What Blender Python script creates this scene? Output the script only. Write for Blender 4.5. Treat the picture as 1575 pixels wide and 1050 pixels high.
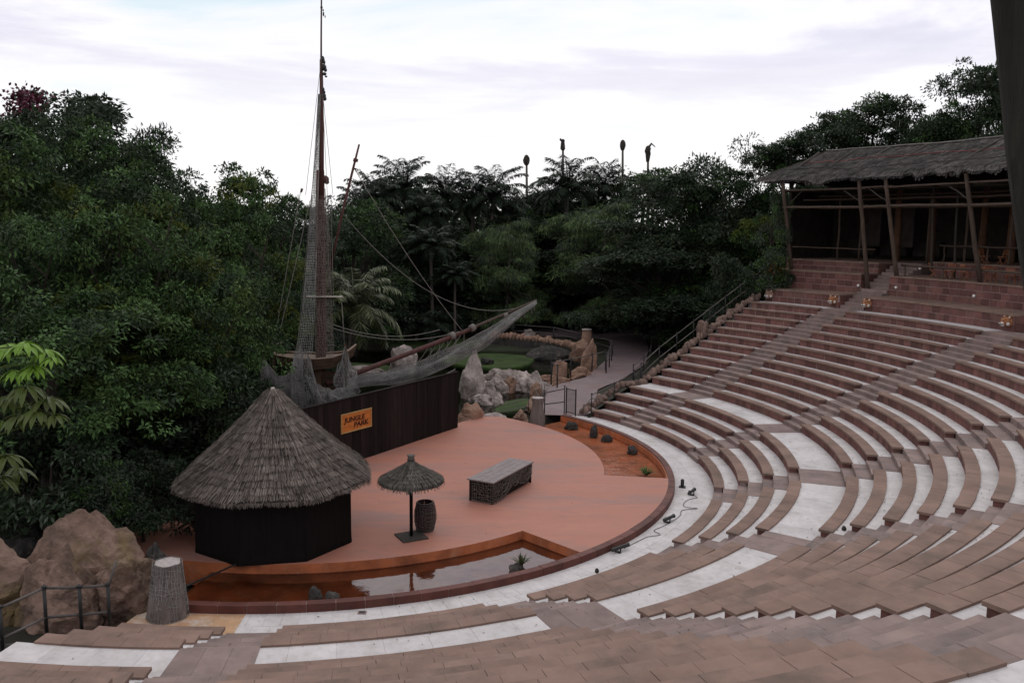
import bpy, math, random
import numpy as np
from mathutils import Vector, Matrix, noise

for o in list(bpy.data.objects):
    bpy.data.objects.remove(o)
S = bpy.context.scene
COL = S.collection
rad, deg, PI = math.radians, math.degrees, math.pi
random.seed(7)

# ------------------------------------------------------------------ camera
CAM = Vector((7.4199, -36.0197, 10.2374))
PITCH, ROLL, FPX = 0.13354, 0.01206, 1333.036
_r, _f, _u = Vector((1, 0, 0)), Vector((0, math.cos(PITCH), -math.sin(PITCH))), Vector((0, math.sin(PITCH), math.cos(PITCH)))
_c, _s = math.cos(ROLL), math.sin(ROLL)
C_R, C_U = _c * _r + _s * _u, _c * _u - _s * _r
cd = bpy.data.cameras.new('camera')
cam = bpy.data.objects.new('camera', cd)
COL.objects.link(cam)
m = Matrix((C_R, C_U, -_f)).transposed().to_4x4()
m.translation = CAM
cam.matrix_world = m
cd.sensor_width = 36.0
cd.lens = FPX / 1575 * 36
cd.clip_start, cd.clip_end = 0.05, 2000
S.camera = cam


def ray(px, py):                       # direction through a photo pixel
    return C_R * ((px - 787.5) / FPX) - C_U * ((py - 525) / FPX) + _f


def at(px, py, Y):                     # point at theatre depth Y
    d = ray(px, py)
    return CAM + d * ((Y - CAM.y) / d.y)


def atz(px, py, z):                    # point at height z
    d = ray(px, py)
    return CAM + d * ((z - CAM.z) / d.z)


def ppos(P):
    d = Vector(P) - CAM
    f = d.dot(_f)
    if f < 0.3:
        return None
    return 787.5 + FPX * d.dot(C_R) / f, 525 - FPX * d.dot(C_U) / f


def vis(P, mx=60, my=60):
    q = ppos(P)
    return q is not None and -mx < q[0] < 1575 + mx and -my < q[1] < 1050 + my


# ------------------------------------------------------------------ sky, sun, exposure
W = bpy.data.worlds.new('World')
S.world = W
W.use_nodes = True
nt = W.node_tree
nt.nodes.clear()
N = nt.nodes.new
L = nt.links.new
out = N('ShaderNodeOutputWorld')
bg = N('ShaderNodeBackground')
bg.inputs['Strength'].default_value = 0.1
sky = N('ShaderNodeTexSky')
sky.sky_type = 'NISHITA'
sky.sun_disc = False
SUN_EL, SUN_AZ = rad(42), rad(20)
sky.sun_elevation = SUN_EL
sky.sun_rotation = SUN_AZ
tc = N('ShaderNodeTexCoord')
sep = N('ShaderNodeSeparateXYZ')
L(tc.outputs['Generated'], sep.inputs[0])


def wmath(op, a, b):
    n = N('ShaderNodeMath')
    n.operation = op
    for i, v in enumerate((a, b)):
        if isinstance(v, (int, float)):
            n.inputs[i].default_value = v
        else:
            L(v, n.inputs[i])
    return n.outputs[0]


zz = wmath('ADD', wmath('MAXIMUM', sep.outputs[2], 0.0), 0.10)
cmb = N('ShaderNodeCombineXYZ')
L(wmath('DIVIDE', sep.outputs[0], zz), cmb.inputs[0])
L(wmath('DIVIDE', sep.outputs[1], zz), cmb.inputs[1])
n1 = N('ShaderNodeTexNoise')
n1.inputs['Scale'].default_value = 0.85
n1.inputs['Detail'].default_value = 7
n1.inputs['Roughness'].default_value = 0.56
n1.inputs['Distortion'].default_value = 0.5
mp = N('ShaderNodeMapping')
mp.inputs['Location'].default_value = (3.2, 1.1, 0)
mp.inputs['Scale'].default_value = (0.8, 1.15, 1)
L(cmb.outputs[0], mp.inputs[0])
L(mp.outputs[0], n1.inputs['Vector'])
cr = N('ShaderNodeValToRGB')
e = cr.color_ramp.elements
e[0].position, e[0].color = 0.34, (8.0, 9.2, 9.9, 1)
e[1].position, e[1].color = 0.78, (7.4, 7.2, 8.6, 1)
for p, c in ((0.41, (9.8, 10.0, 10.4, 1)), (0.48, (10.6, 10.4, 10.7, 1)), (0.58, (8.4, 8.2, 9.4, 1)), (0.66, (7.7, 7.5, 8.8, 1))):
    q = e.new(p)
    q.color = c
L(n1.outputs['Fac'], cr.inputs[0])
# the cloud sheet is thin and bright towards the horizon
hz = N('ShaderNodeMapRange')
hz.inputs['From Min'].default_value, hz.inputs['From Max'].default_value = 0.06, 0.20
L(sep.outputs[2], hz.inputs[0])
mx = N('ShaderNodeMixRGB')
L(hz.outputs[0], mx.inputs[0])
mx.inputs[1].default_value = (10.8, 10.7, 10.8, 1)
L(cr.outputs[0], mx.inputs[2])
mix = N('ShaderNodeMixRGB')
mix.inputs[0].default_value = 0.93
L(sky.outputs[0], mix.inputs[1])
L(mx.outputs[0], mix.inputs[2])
L(mix.outputs[0], bg.inputs['Color'])
L(bg.outputs[0], out.inputs['Surface'])

sd = bpy.data.lights.new('sun', 'SUN')
sd.energy = 0.5
sd.angle = rad(40)
sd.color = (1.0, 0.96, 0.9)
sun = bpy.data.objects.new('sun', sd)
COL.objects.link(sun)
sun.rotation_euler = (Vector((math.sin(SUN_AZ) * math.cos(SUN_EL), math.cos(SUN_AZ) * math.cos(SUN_EL), math.sin(SUN_EL)))).to_track_quat('Z', 'Y').to_euler()

vs = S.view_settings
vs.view_transform = 'Standard'
try:
    vs.look = 'None'
except Exception:
    pass
vs.exposure, vs.gamma = 0.0, 1.0
vs.use_curve_mapping = False

# ------------------------------------------------------------------ materials


def mat(name, col, rough=0.85, spec=0.25, vs=1.2, va=0.25, rnd=0.0, isl=0.0, bs=25, ba=0.25, bd=0.02,
        dirt=None, ds=0.5, dlo=0.5, dhi=0.68, df=0.7, stretch=(1, 1, 1), detail=5, metallic=0.0, obj=False, trans=0.0, dirt2=None):
    m = bpy.data.materials.new(name)
    m.use_nodes = True
    t = m.node_tree
    b = t.nodes['Principled BSDF']
    nn, ll = t.nodes.new, t.links.new
    b.inputs['Roughness'].default_value = rough
    b.inputs['Specular IOR Level'].default_value = spec
    b.inputs['Metallic'].default_value = metallic
    if obj:
        src = nn('ShaderNodeTexCoord').outputs['Object']
    else:
        src = nn('ShaderNodeNewGeometry').outputs['Position']
    mpg = nn('ShaderNodeMapping')
    mpg.inputs['Scale'].default_value = stretch
    ll(src, mpg.inputs[0])
    v = mpg.outputs[0]

    def noise_(sc, dt=detail, rg=0.6):
        n = nn('ShaderNodeTexNoise')
        n.inputs['Scale'].default_value = sc
        n.inputs['Detail'].default_value = dt
        n.inputs['Roughness'].default_value = rg
        ll(v, n.inputs['Vector'])
        return n.outputs['Fac']

    def rng(x, a, bb, c, d):
        n = nn('ShaderNodeMapRange')
        for i, q in enumerate((a, bb, c, d)):
            n.inputs[1 + i].default_value = q
        ll(x, n.inputs[0])
        return n.outputs[0]

    def mul(a, bb):
        n = nn('ShaderNodeMath')
        n.operation = 'MULTIPLY'
        ll(a, n.inputs[0])
        ll(bb, n.inputs[1])
        return n.outputs[0]
    f = rng(noise_(vs), 0.3, 0.7, 1 - va, 1 + va)
    if rnd:
        f = mul(f, rng(nn('ShaderNodeObjectInfo').outputs['Random'], 0, 1, 1 - rnd, 1 + rnd))
    if isl:
        f = mul(f, rng(nn('ShaderNodeNewGeometry').outputs['Random Per Island'], 0, 1, 1 - isl, 1 + isl))
    c = nn('ShaderNodeRGB')
    c.outputs[0].default_value = (*col, 1)
    cc = c.outputs[0]
    for dd, sc, lo, hi in ([(dirt, ds, dlo, dhi)] if dirt else []) + ([dirt2] if dirt2 else []):
        k = nn('ShaderNodeMixRGB')
        q = mul(rng(noise_(sc, 8, 0.65), lo, hi, 0, df), rng(noise_(sc * 9, 3), 0.2, 0.6, 0.4, 1))
        ll(q, k.inputs[0])
        ll(cc, k.inputs[1])
        k.inputs[2].default_value = (*dd, 1)
        cc = k.outputs[0]
    k = nn('ShaderNodeMixRGB')
    k.blend_type = 'MULTIPLY'
    k.inputs[0].default_value = 1
    ll(cc, k.inputs[1])
    ll(f, k.inputs[2])
    ll(k.outputs[0], b.inputs['Base Color'])
    if ba:
        bp = nn('ShaderNodeBump')
        bp.inputs['Strength'].default_value = ba
        bp.inputs['Distance'].default_value = bd
        ll(noise_(bs, 6), bp.inputs['Height'])
        ll(bp.outputs[0], b.inputs['Normal'])
    if trans:
        tb = nn('ShaderNodeBsdfTranslucent')
        ll(k.outputs[0], tb.inputs[0])
        ms = nn('ShaderNodeMixShader')
        ms.inputs[0].default_value = trans
        ll(b.outputs[0], ms.inputs[1])
        ll(tb.outputs[0], ms.inputs[2])
        ll(ms.outputs[0], t.nodes['Material Output'].inputs['Surface'])
    return m


def water_mat(name, tint, ior, ripple, scale, rough=0.03):
    m = bpy.data.materials.new(name)
    m.use_nodes = True
    t = m.node_tree
    t.nodes.clear()
    nn, ll = t.nodes.new, t.links.new
    o = nn('ShaderNodeOutputMaterial')
    tr = nn('ShaderNodeBsdfTransparent')
    tr.inputs[0].default_value = (*tint, 1)
    gl = nn('ShaderNodeBsdfGlossy')
    gl.inputs['Roughness'].default_value = rough
    fr = nn('ShaderNodeFresnel')
    fr.inputs['IOR'].default_value = ior
    g = nn('ShaderNodeNewGeometry')
    nz = nn('ShaderNodeTexNoise')
    nz.inputs['Scale'].default_value = scale
    nz.inputs['Detail'].default_value = 3
    ll(g.outputs['Position'], nz.inputs['Vector'])
    bp = nn('ShaderNodeBump')
    bp.inputs['Strength'].default_value = ripple
    bp.inputs['Distance'].default_value = 0.05
    ll(nz.outputs['Fac'], bp.inputs['Height'])
    ll(bp.outputs[0], gl.inputs['Normal'])
    ll(bp.outputs[0], fr.inputs['Normal'])
    mxs = nn('ShaderNodeMixShader')
    ll(fr.outputs[0], mxs.inputs[0])
    ll(tr.outputs[0], mxs.inputs[1])
    ll(gl.outputs[0], mxs.inputs[2])
    ll(mxs.outputs[0], o.inputs['Surface'])
    return m


MT = dict(
    ground=mat('ground_soil', (0.030, 0.028, 0.020), vs=0.5, va=0.4, bs=6, ba=0.6, bd=0.1, dirt=(0.03, 0.05, 0.015), ds=0.15),
    white=mat('pale_render', (0.575, 0.54, 0.525), vs=2.0, va=0.10, isl=0.06, bs=40, ba=0.3, dirt=(0.33, 0.29, 0.26), ds=0.8, dlo=0.50, dhi=0.68, df=0.55, rough=0.9,
              dirt2=((0.43, 0.39, 0.36), 6.0, 0.50, 0.66)),
    slab=mat('brown_slab', (0.226, 0.151, 0.120), vs=0.9, va=0.20, rnd=0.055, bs=30, ba=0.25, dirt=(0.125, 0.100, 0.082), ds=1.1, dlo=0.49, dhi=0.64, df=0.62, rough=0.8, spec=0.12,
             dirt2=((0.265, 0.175, 0.135), 0.6, 0.49, 0.62)),
    block=mat('red_stone_block', (0.152, 0.070, 0.060), vs=3.0, va=0.2, rnd=0.30, bs=30, ba=0.4, dirt=(0.12, 0.08, 0.062), ds=0.7, rough=0.85),
    bed=mat('slab_joint', (0.12, 0.085, 0.072), vs=2, va=0.2, bs=40, ba=0.2),
    mortar=mat('pale_mortar', (0.36, 0.27, 0.25), vs=4, va=0.2, bs=40, ba=0.2),
    step=mat('grey_step', (0.235, 0.172, 0.152), vs=1.5, va=0.2, rnd=0.12, bs=30, ba=0.3, dirt=(0.13, 0.115, 0.105), ds=1.2, rough=0.8),
    stage=mat('terracotta_floor', (0.405, 0.172, 0.119), vs=0.7, va=0.06, bs=40, ba=0.08, rough=0.62, spec=0.3, stretch=(0.5, 1.6, 1),
              dirt=(0.235, 0.155, 0.14), ds=0.34, dlo=0.49, dhi=0.63, df=0.70, dirt2=((0.30, 0.15, 0.115), 2.6, 0.55, 0.66)),
    orange=mat('orange_paint', (0.42, 0.130, 0.052), vs=1.4, va=0.25, bs=20, ba=0.15, rough=0.5, dirt=(0.17, 0.065, 0.035), ds=1.0, dlo=0.47, dhi=0.66, dirt2=((0.42, 0.20, 0.12), 2.4, 0.53, 0.66)),
    coping=mat('coping_stone', (0.112, 0.040, 0.031), vs=2, va=0.25, rnd=0.15, bs=25, ba=0.3, rough=0.6, dirt=(0.10, 0.05, 0.035), ds=1.2),
    path=mat('path_paving', (0.205, 0.155, 0.155), vs=0.9, va=0.15, bs=10, ba=0.2, rough=0.6, dirt=(0.22, 0.12, 0.10), ds=0.5),
    rubble=mat('rubble_stone', (0.19, 0.125, 0.10), vs=2, va=0.3, rnd=0.3, bs=8, ba=0.7, bd=0.08, dirt=(0.11, 0.08, 0.07), ds=1.5),
    stain=mat('tan_stained_floor', (0.47, 0.29, 0.165), vs=2.0, va=0.15, bs=30, ba=0.3, dirt=(0.40, 0.20, 0.12), ds=0.8, dirt2=((0.56, 0.50, 0.46), 1.2, 0.5, 0.6)),
    rock=mat('sandstone_rock', (0.222, 0.145, 0.110), vs=1.3, va=0.35, bs=9, ba=0.8, bd=0.07, dirt=(0.075, 0.052, 0.040), ds=1.0, dlo=0.46, dhi=0.60, df=0.8, dirt2=((0.24, 0.175, 0.075), 0.5, 0.52, 0.66), detail=9),
    palerock=mat('pale_rock', (0.41, 0.345, 0.31), vs=1.4, va=0.35, bs=4, ba=0.8, bd=0.12, dirt=(0.13, 0.11, 0.095), ds=1.0, dlo=0.46, dhi=0.62, df=0.85, detail=9),
    ochrerock=mat('ochre_rock', (0.27, 0.165, 0.115), vs=1.4, va=0.3, bs=5, ba=0.7, bd=0.1, dirt=(0.20, 0.12, 0.085), ds=1.2, rnd=0.25, detail=8),
    darkrock=mat('dark_rock', (0.055, 0.05, 0.045), vs=2, va=0.4, bs=8, ba=0.8, bd=0.08, rnd=0.3, dirt=(0.16, 0.13, 0.11), ds=2.5, dlo=0.55, dhi=0.65),
    dark=mat('black_stained_wood', (0.0072, 0.0058, 0.0056), vs=2, va=0.3, bs=30, ba=0.2, rough=0.75, spec=0.12, stretch=(6, 6, 0.6), rnd=0.25),
    plank=mat('dark_brown_plank', (0.0165, 0.0112, 0.0100), vs=2, va=0.4, bs=20, ba=0.3, rough=0.75, spec=0.15, stretch=(5, 5, 0.5), rnd=0.42),
    thatch=mat('grey_thatch', (0.150, 0.124, 0.106), vs=2.2, va=0.35, isl=0.55, bs=60, ba=0.2, rough=0.9, spec=0.1, dirt=(0.062, 0.052, 0.045), ds=1.8, dlo=0.47, dhi=0.62),
    thatchbase=mat('dark_thatch_underside', (0.042, 0.034, 0.028), vs=4, va=0.3, bs=40, ba=0.5),
    thatch2=mat('weathered_thatch', (0.080, 0.071, 0.066), vs=0.9, va=0.4, isl=0.65, bs=60, ba=0.2, rough=0.9, spec=0.1, dirt=(0.040, 0.037, 0.034), ds=0.5),
    umbrella=mat('green_grey_thatch', (0.098, 0.088, 0.076), vs=2, va=0.25, isl=0.4, bs=60, ba=0.2, rough=0.9, spec=0.1),
    log=mat('peeled_log', (0.080, 0.056, 0.042), vs=3, va=0.3, rnd=0.15, bs=25, ba=0.5, stretch=(3, 3, 0.5), rough=0.8),
    greylog=mat('grey_log', (0.050, 0.044, 0.036), vs=3, va=0.3, rnd=0.2, bs=25, ba=0.6, stretch=(4, 4, 0.4), rough=0.85),
    orangelog=mat('orange_trunk', (0.095, 0.048, 0.027), vs=3, va=0.3, rnd=0.2, bs=15, ba=0.5, stretch=(2, 2, 0.7)),
    chair=mat('orange_brown_wood', (0.24, 0.09, 0.045), vs=3, va=0.3, rnd=0.3, rough=0.5),
    mast=mat('red_brown_spar', (0.085, 0.036, 0.030), vs=2, va=0.35, bs=20, ba=0.4, stretch=(4, 4, 0.35), rough=0.7, dirt=(0.055, 0.035, 0.03), ds=0.8),
    iron=mat('dark_iron', (0.022, 0.021, 0.02), rough=0.5, spec=0.4, vs=3, va=0.3, rnd=0.2),
    rail=mat('grey_rail', (0.105, 0.092, 0.083), rough=0.7, vs=3, va=0.3, rnd=0.2),
    rope=mat('grey_rope', (0.17, 0.155, 0.138), rough=0.9, vs=10, va=0.25, rnd=0.15),
    net=mat('fishing_net_twine', (0.23, 0.225, 0.21), rough=0.9, vs=2.0, va=0.35),
    netdark=mat('brown_net_twine', (0.13, 0.11, 0.095), rough=0.9, vs=6, va=0.3),
    sign=mat('orange_sign_board', (0.52, 0.165, 0.035), rough=0.6, vs=3, va=0.2, stretch=(1, 1, 6), dirt=(0.33, 0.10, 0.03), ds=2),
    signtrim=mat('sign_trim', (0.42, 0.27, 0.11), rough=0.6, vs=3, va=0.2),
    letter=mat('dark_lettering', (0.035, 0.012, 0.01), rough=0.6),
    barrel=mat('barrel_stave', (0.042, 0.022, 0.019), rough=0.6, vs=3, va=0.3, stretch=(6, 6, 0.6), rnd=0.25, bs=15, ba=0.3),
    counter=mat('counter_top', (0.205, 0.165, 0.158), rough=0.45, vs=2, va=0.2, rnd=0.12, stretch=(2, 2, 2), dirt=(0.13, 0.105, 0.10), ds=1.4),
    stump=mat('grey_stump', (0.20, 0.165, 0.15), rough=0.9, vs=3, va=0.35, bs=14, ba=0.8, bd=0.05, stretch=(3, 3, 0.5), dirt=(0.09, 0.075, 0.065), ds=1.5),
    stumptop=mat('stump_cut', (0.40, 0.35, 0.33), rough=0.9, vs=8, va=0.25),
    lawn=mat('algae_green_lawn', (0.034, 0.060, 0.012), vs=0.8, va=0.35, bs=12, ba=0.6, bd=0.05, dirt=(0.04, 0.045, 0.015), ds=0.5),
    pondbed=mat('pond_bed', (0.010, 0.012, 0.008), vs=0.8, va=0.4),
    hull=mat('hull_brown', (0.070, 0.042, 0.026), rough=0.8, vs=2, va=0.3, rnd=0.2, stretch=(1, 1, 4), bs=20, ba=0.3),
    deck=mat('deck_tan', (0.205, 0.150, 0.112), rough=0.8, vs=2, va=0.25, rnd=0.2),
    cloth=mat('grey_canvas', (0.20, 0.18, 0.165), rough=0.9, vs=1.5, va=0.25),
    pale=mat('pale_wood', (0.36, 0.32, 0.27), rough=0.7, vs=3, va=0.2),
    bark=mat('dark_bark', (0.040, 0.032, 0.026), vs=4, va=0.35, bs=12, ba=0.6, bd=0.05),
    palebark=mat('palm_bark', (0.085, 0.072, 0.06), vs=4, va=0.35, bs=12, ba=0.6),
    tigerorange=mat('painted_orange_fur', (0.33, 0.14, 0.06), rough=0.6, vs=5, va=0.2),
    tigerwhite=mat('painted_white', (0.62, 0.57, 0.52), rough=0.6, vs=5, va=0.15),
    tigerblack=mat('painted_black', (0.012, 0.010, 0.010), rough=0.5),
    lamp=mat('white_lamp_shell', (0.75, 0.73, 0.70), rough=0.4, vs=3, va=0.05, ba=0),
    redrope=mat('red_rope', (0.19, 0.050, 0.045), rough=0.9),
    darklog=mat('dark_log', (0.026, 0.023, 0.018), vs=3, va=0.4, bs=25, ba=0.7, stretch=(5, 5, 0.4), rough=0.85, dirt=(0.055, 0.052, 0.036), ds=1.5),
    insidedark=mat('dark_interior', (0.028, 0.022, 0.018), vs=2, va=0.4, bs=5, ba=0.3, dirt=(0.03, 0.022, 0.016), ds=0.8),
    moss=mat('moss_slope', (0.022, 0.024, 0.014), vs=1.5, va=0.4, bs=5, ba=0.8, bd=0.15, dirt=(0.05, 0.035, 0.022), ds=0.6),
    leaf_a=mat('leaf_mid_green', (0.060, 0.110, 0.034), vs=0.45, va=0.45, isl=0.4, ba=0, rough=0.6, spec=0.14, dirt=(0.060, 0.080, 0.018), ds=0.25, dlo=0.5, dhi=0.65, trans=0.12),
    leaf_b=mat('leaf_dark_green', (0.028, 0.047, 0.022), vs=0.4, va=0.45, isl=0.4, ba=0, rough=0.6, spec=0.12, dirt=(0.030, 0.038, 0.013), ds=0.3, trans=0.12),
    leaf_c=mat('leaf_grey_green', (0.050, 0.066, 0.044), vs=0.4, va=0.4, isl=0.35, ba=0, rough=0.6, spec=0.14, trans=0.12),
    leaf_y=mat('leaf_yellow_green', (0.078, 0.098, 0.018), vs=0.5, va=0.3, isl=0.3, ba=0, rough=0.6, spec=0.14, trans=0.15),
    leaf_w=mat('leaf_soft_green', (0.078, 0.118, 0.044), vs=0.5, va=0.35, isl=0.3, ba=0, rough=0.65, spec=0.2, trans=0.15),
    leaf_palm=mat('palm_leaflet', (0.026, 0.038, 0.023), vs=0.6, va=0.3, isl=0.35, ba=0, rough=0.55, spec=0.18, trans=0.1),
    leaf_palmlight=mat('palm_leaflet_light', (0.085, 0.100, 0.040), vs=0.6, va=0.3, isl=0.35, ba=0, rough=0.5, spec=0.35, trans=0.12),
    leaf_bright=mat('leaf_bright_green', (0.150, 0.270, 0.028), vs=3, va=0.25, isl=0.25, ba=0, rough=0.45, spec=0.35, trans=0.2),
    leaf_dull=mat('leaf_olive', (0.060, 0.082, 0.016), vs=3, va=0.3, isl=0.3, ba=0, rough=0.5, spec=0.3, trans=0.15),
    blossom=mat('magenta_blossom', (0.085, 0.012, 0.030), vs=3, va=0.3, isl=0.4, ba=0, rough=0.6),
    redflower=mat('red_blossom', (0.20, 0.030, 0.022), vs=3, va=0.3, isl=0.4, ba=0, rough=0.6),
    moat=water_mat('moat_water', (0.96, 0.88, 0.78), 2.3, 0.16, 2.2, 0.06),
    wet=water_mat('moat_film', (0.97, 0.92, 0.86), 1.30, 0.25, 2.5, 0.12),
    litter=mat('dry_leaf', (0.10, 0.062, 0.035), vs=5, va=0.4, isl=0.5, ba=0),
    pond=water_mat('pond_water', (0.55, 0.60, 0.45), 1.36, 0.15, 2.2),
)

# ------------------------------------------------------------------ mesh helpers


class MB:
    def __init__(self):
        self.v, self.f, self.mi, self.cur = [], [], [], 0

    def add(self, vs, fs):
        b = len(self.v)
        self.v += [tuple(q) for q in vs]
        self.f += [tuple(b + i for i in f) for f in fs]
        self.mi += [self.cur] * len(fs)
        return self

    def hexa(self, p):                      # p: 8 points, bottom ring 0-3 then top ring 4-7
        return self.add(p, [(3, 2, 1, 0), (4, 5, 6, 7), (0, 1, 5, 4), (1, 2, 6, 5), (2, 3, 7, 6), (3, 0, 4, 7)])

    def box(self, c, s, rz=0.0, M=None):
        x, y, z = s[0] / 2, s[1] / 2, s[2] / 2
        p = [Vector(q) for q in ((-x, -y, -z), (x, -y, -z), (x, y, -z), (-x, y, -z), (-x, -y, z), (x, -y, z), (x, y, z), (-x, y, z))]
        if M is not None:
            p = [M @ q for q in p]
        if rz:
            R_ = Matrix.Rotation(rz, 3, 'Z')
            p = [R_ @ q for q in p]
        return self.hexa([q + Vector(c) for q in p])

    def beam(self, a, b, w, h):             # box along a->b
        a, b = Vector(a), Vector(b)
        d = b - a
        t = d.normalized()
        up = Vector((0, 0, 1)) if abs(t.z) < 0.95 else Vector((0, 1, 0))
        s = t.cross(up).normalized() * (w / 2)
        n = s.cross(t).normalized() * (h / 2)
        return self.hexa([a - s - n, a + s - n, b + s - n, b - s - n, a - s + n, a + s + n, b + s + n, b - s + n])

    def tube(self, pts, r, n=6, cap=True):
        pts = [Vector(p) for p in pts]
        rs = r if isinstance(r, (list, tuple)) else [r] * len(pts)
        vs, fs = [], []
        ref = None
        for i, p in enumerate(pts):
            t = (pts[min(i + 1, len(pts) - 1)] - pts[max(i - 1, 0)])
            t = t.normalized() if t.length > 1e-9 else Vector((0, 0, 1))
            if ref is None:
                ref = Vector((0, 0, 1)) if abs(t.z) < 0.9 else Vector((1, 0, 0))
            x = (ref - t * ref.dot(t)).normalized()
            ref = x
            y = t.cross(x)
            for k in range(n):
                a = 2 * PI * k / n
                vs.append(p + x * (math.cos(a) * rs[i]) + y * (math.sin(a) * rs[i]))
        for i in range(len(pts) - 1):
            for k in range(n):
                k2 = (k + 1) % n
                fs.append((i * n + k, i * n + k2, (i + 1) * n + k2, (i + 1) * n + k))
        if cap:
            fs.append(tuple(range(n - 1, -1, -1)))
            fs.append(tuple((len(pts) - 1) * n + k for k in range(n)))
        return self.add(vs, fs)

    def lathe(self, prof, n=16, c=(0, 0, 0), cap=True):
        vs, fs = [], []
        for r, z in prof:
            for k in range(n):
                a = 2 * PI * k / n
                vs.append((c[0] + r * math.cos(a), c[1] + r * math.sin(a), c[2] + z))
        for i in range(len(prof) - 1):
            for k in range(n):
                k2 = (k + 1) % n
                fs.append((i * n + k, i * n + k2, (i + 1) * n + k2, (i + 1) * n + k))
        if cap:
            fs.append(tuple(range(n - 1, -1, -1)))
            fs.append(tuple((len(prof) - 1) * n + k for k in range(n)))
        return self.add(vs, fs)

    def arc(self, r0, r1, a0, a1, z0, z1, n=1, org=(0, 0, 0), z1b=None):   # solid arc piece, angles in degrees
        vs, fs = [], []
        zb = z1 if z1b is None else z1b
        for i in range(n + 1):
            a = rad(a0 + (a1 - a0) * i / n)
            c, s = math.cos(a), math.sin(a)
            for r, z in ((r0, z0), (r1, z0), (r1, zb), (r0, z1)):
                vs.append((r * c - org[0], r * s - org[1], z - org[2]))
        for i in range(n):
            for k in range(4):
                k2 = (k + 1) % 4
                fs.append((i * 4 + k, (i + 1) * 4 + k, (i + 1) * 4 + k2, i * 4 + k2))
        fs.append((0, 1, 2, 3))
        fs.append(tuple(n * 4 + k for k in (3, 2, 1, 0)))
        return self.add(vs, fs)

    def mesh(self, name, mats, smooth=False):
        me = bpy.data.meshes.new(name)
        me.from_pydata(self.v, [], self.f)
        for q in (mats if isinstance(mats, (list, tuple)) else [mats]):
            me.materials.append(q)
        if any(self.mi):
            me.polygons.foreach_set('material_index', self.mi)
        if smooth:
            me.polygons.foreach_set('use_smooth', [True] * len(me.polygons))
        me.update()
        return me

    def build(self, name, mats, parent=None, smooth=False, loc=None, kind=None):
        return link(name, self.mesh(name, mats, smooth), parent, loc, kind)


def link(name, me, parent=None, loc=None, kind=None, rz=0.0):
    o = bpy.data.objects.new(name, me)
    COL.objects.link(o)
    if parent is not None:
        o.parent = parent
    if loc is not None:
        o.location = loc
    if rz:
        o.rotation_euler = (0, 0, rz)
    if kind:
        o['kind'] = kind
    return o


def tag(o, label, cat, group=None):
    o['label'], o['category'] = label, cat
    if group:
        o['group'] = group
    return o


def thing(name, label, cat, loc=(0, 0, 0), group=None, rz=0.0):
    o = bpy.data.objects.new(name, None)
    o.empty_display_size = 0.3
    COL.objects.link(o)
    o.location = loc
    o.rotation_euler = (0, 0, rz)
    return tag(o, label, cat, group)


def structure(name, mb, mats, smooth=False):
    return mb.build(name, mats, smooth=smooth, kind='structure')


def raw_mesh(name, verts, nq, mats, mi=None, smooth=False):
    """verts: (nq*4,3) numpy array of loose quads"""
    me = bpy.data.meshes.new(name)
    nv = len(verts)
    me.vertices.add(nv)
    me.vertices.foreach_set('co', np.asarray(verts, np.float32).ravel())
    me.loops.add(nv)
    me.loops.foreach_set('vertex_index', np.arange(nv, dtype=np.int32))
    me.polygons.add(nq)
    me.polygons.foreach_set('loop_start', np.arange(0, nv, 4, dtype=np.int32))
    for q in (mats if isinstance(mats, (list, tuple)) else [mats]):
        me.materials.append(q)
    if mi is not None:
        me.polygons.foreach_set('material_index', np.asarray(mi, np.int32))
    me.update(calc_edges=True)
    me.validate()
    return me


def P(r, a, z=0.0):
    return Vector((r * math.cos(rad(a)), r * math.sin(rad(a)), z))


ORD = ['first', 'second', 'third', 'fourth', 'fifth', 'sixth', 'seventh', 'eighth', 'ninth', 'tenth', 'eleventh', 'twelfth', 'thirteenth', 'fourteenth', 'fifteenth', 'sixteenth']
# ------------------------------------------------------------------ theatre geometry (centre of the stage = origin)
DRU, R5, H5, DHU = 0.85, 20.2495, 1.6921, 0.35373
R1, H1, DRL, DHL = 15.6922, 0.3028, 0.89956, 0.34523
NROW = 16
WALK_Z, LIP = -0.07, 0.048


def row(k):                              # front radius and top height of bench row k
    return (R1 + (k - 1) * DRL, H1 + (k - 1) * DHL) if k <= 4 else (R5 + (k - 5) * DRU, H5 + (k - 5) * DHU)


def tread(k):                            # floor behind row k
    return WALK_Z if k == 0 else row(k)[1] - LIP


END = {1: (0.48696, 1.40751), 2: (0.14808, 0.16626), 3: (-0.27297, 0.72556), 4: (-0.62828, -0.14466), 5: (-1.01486, -0.44596)}


def sec_end(s, r):
    if s <= 5:
        t, w = END[s]
        return deg(t + math.asin(w / r))
    return -83.4 if s == 6 else -98.2


def sec_start(s, r):
    if s == 1:
        return 41.2 if r < 18 else 40.3
    return {2: 26.9, 3: 4.1, 4: -19.0, 5: -41.1 if r > 20 else -41.5, 6: -64.6, 7: -88.5}[s]


TH0, TH1 = -99.5, 41.0

# ground sheet: dips under the stage, the pond and the terraces
PONDP = [(-14, 9), (4.6, 9.0), (7.4, 9.4), (8.3, 13), (9.6, 18.6), (11.2, 21.8), (13.0, 24), (14.0, 31), (13.4, 36.5), (4, 37), (-14, 36)]


def in_poly(x, y, p):
    c, j = False, len(p) - 1
    for i in range(len(p)):
        if (p[i][1] > y) != (p[j][1] > y) and x < (p[j][0] - p[i][0]) * (y - p[i][1]) / (p[j][1] - p[i][1]) + p[i][0]:
            c = not c
        j = i
    return c


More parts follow.
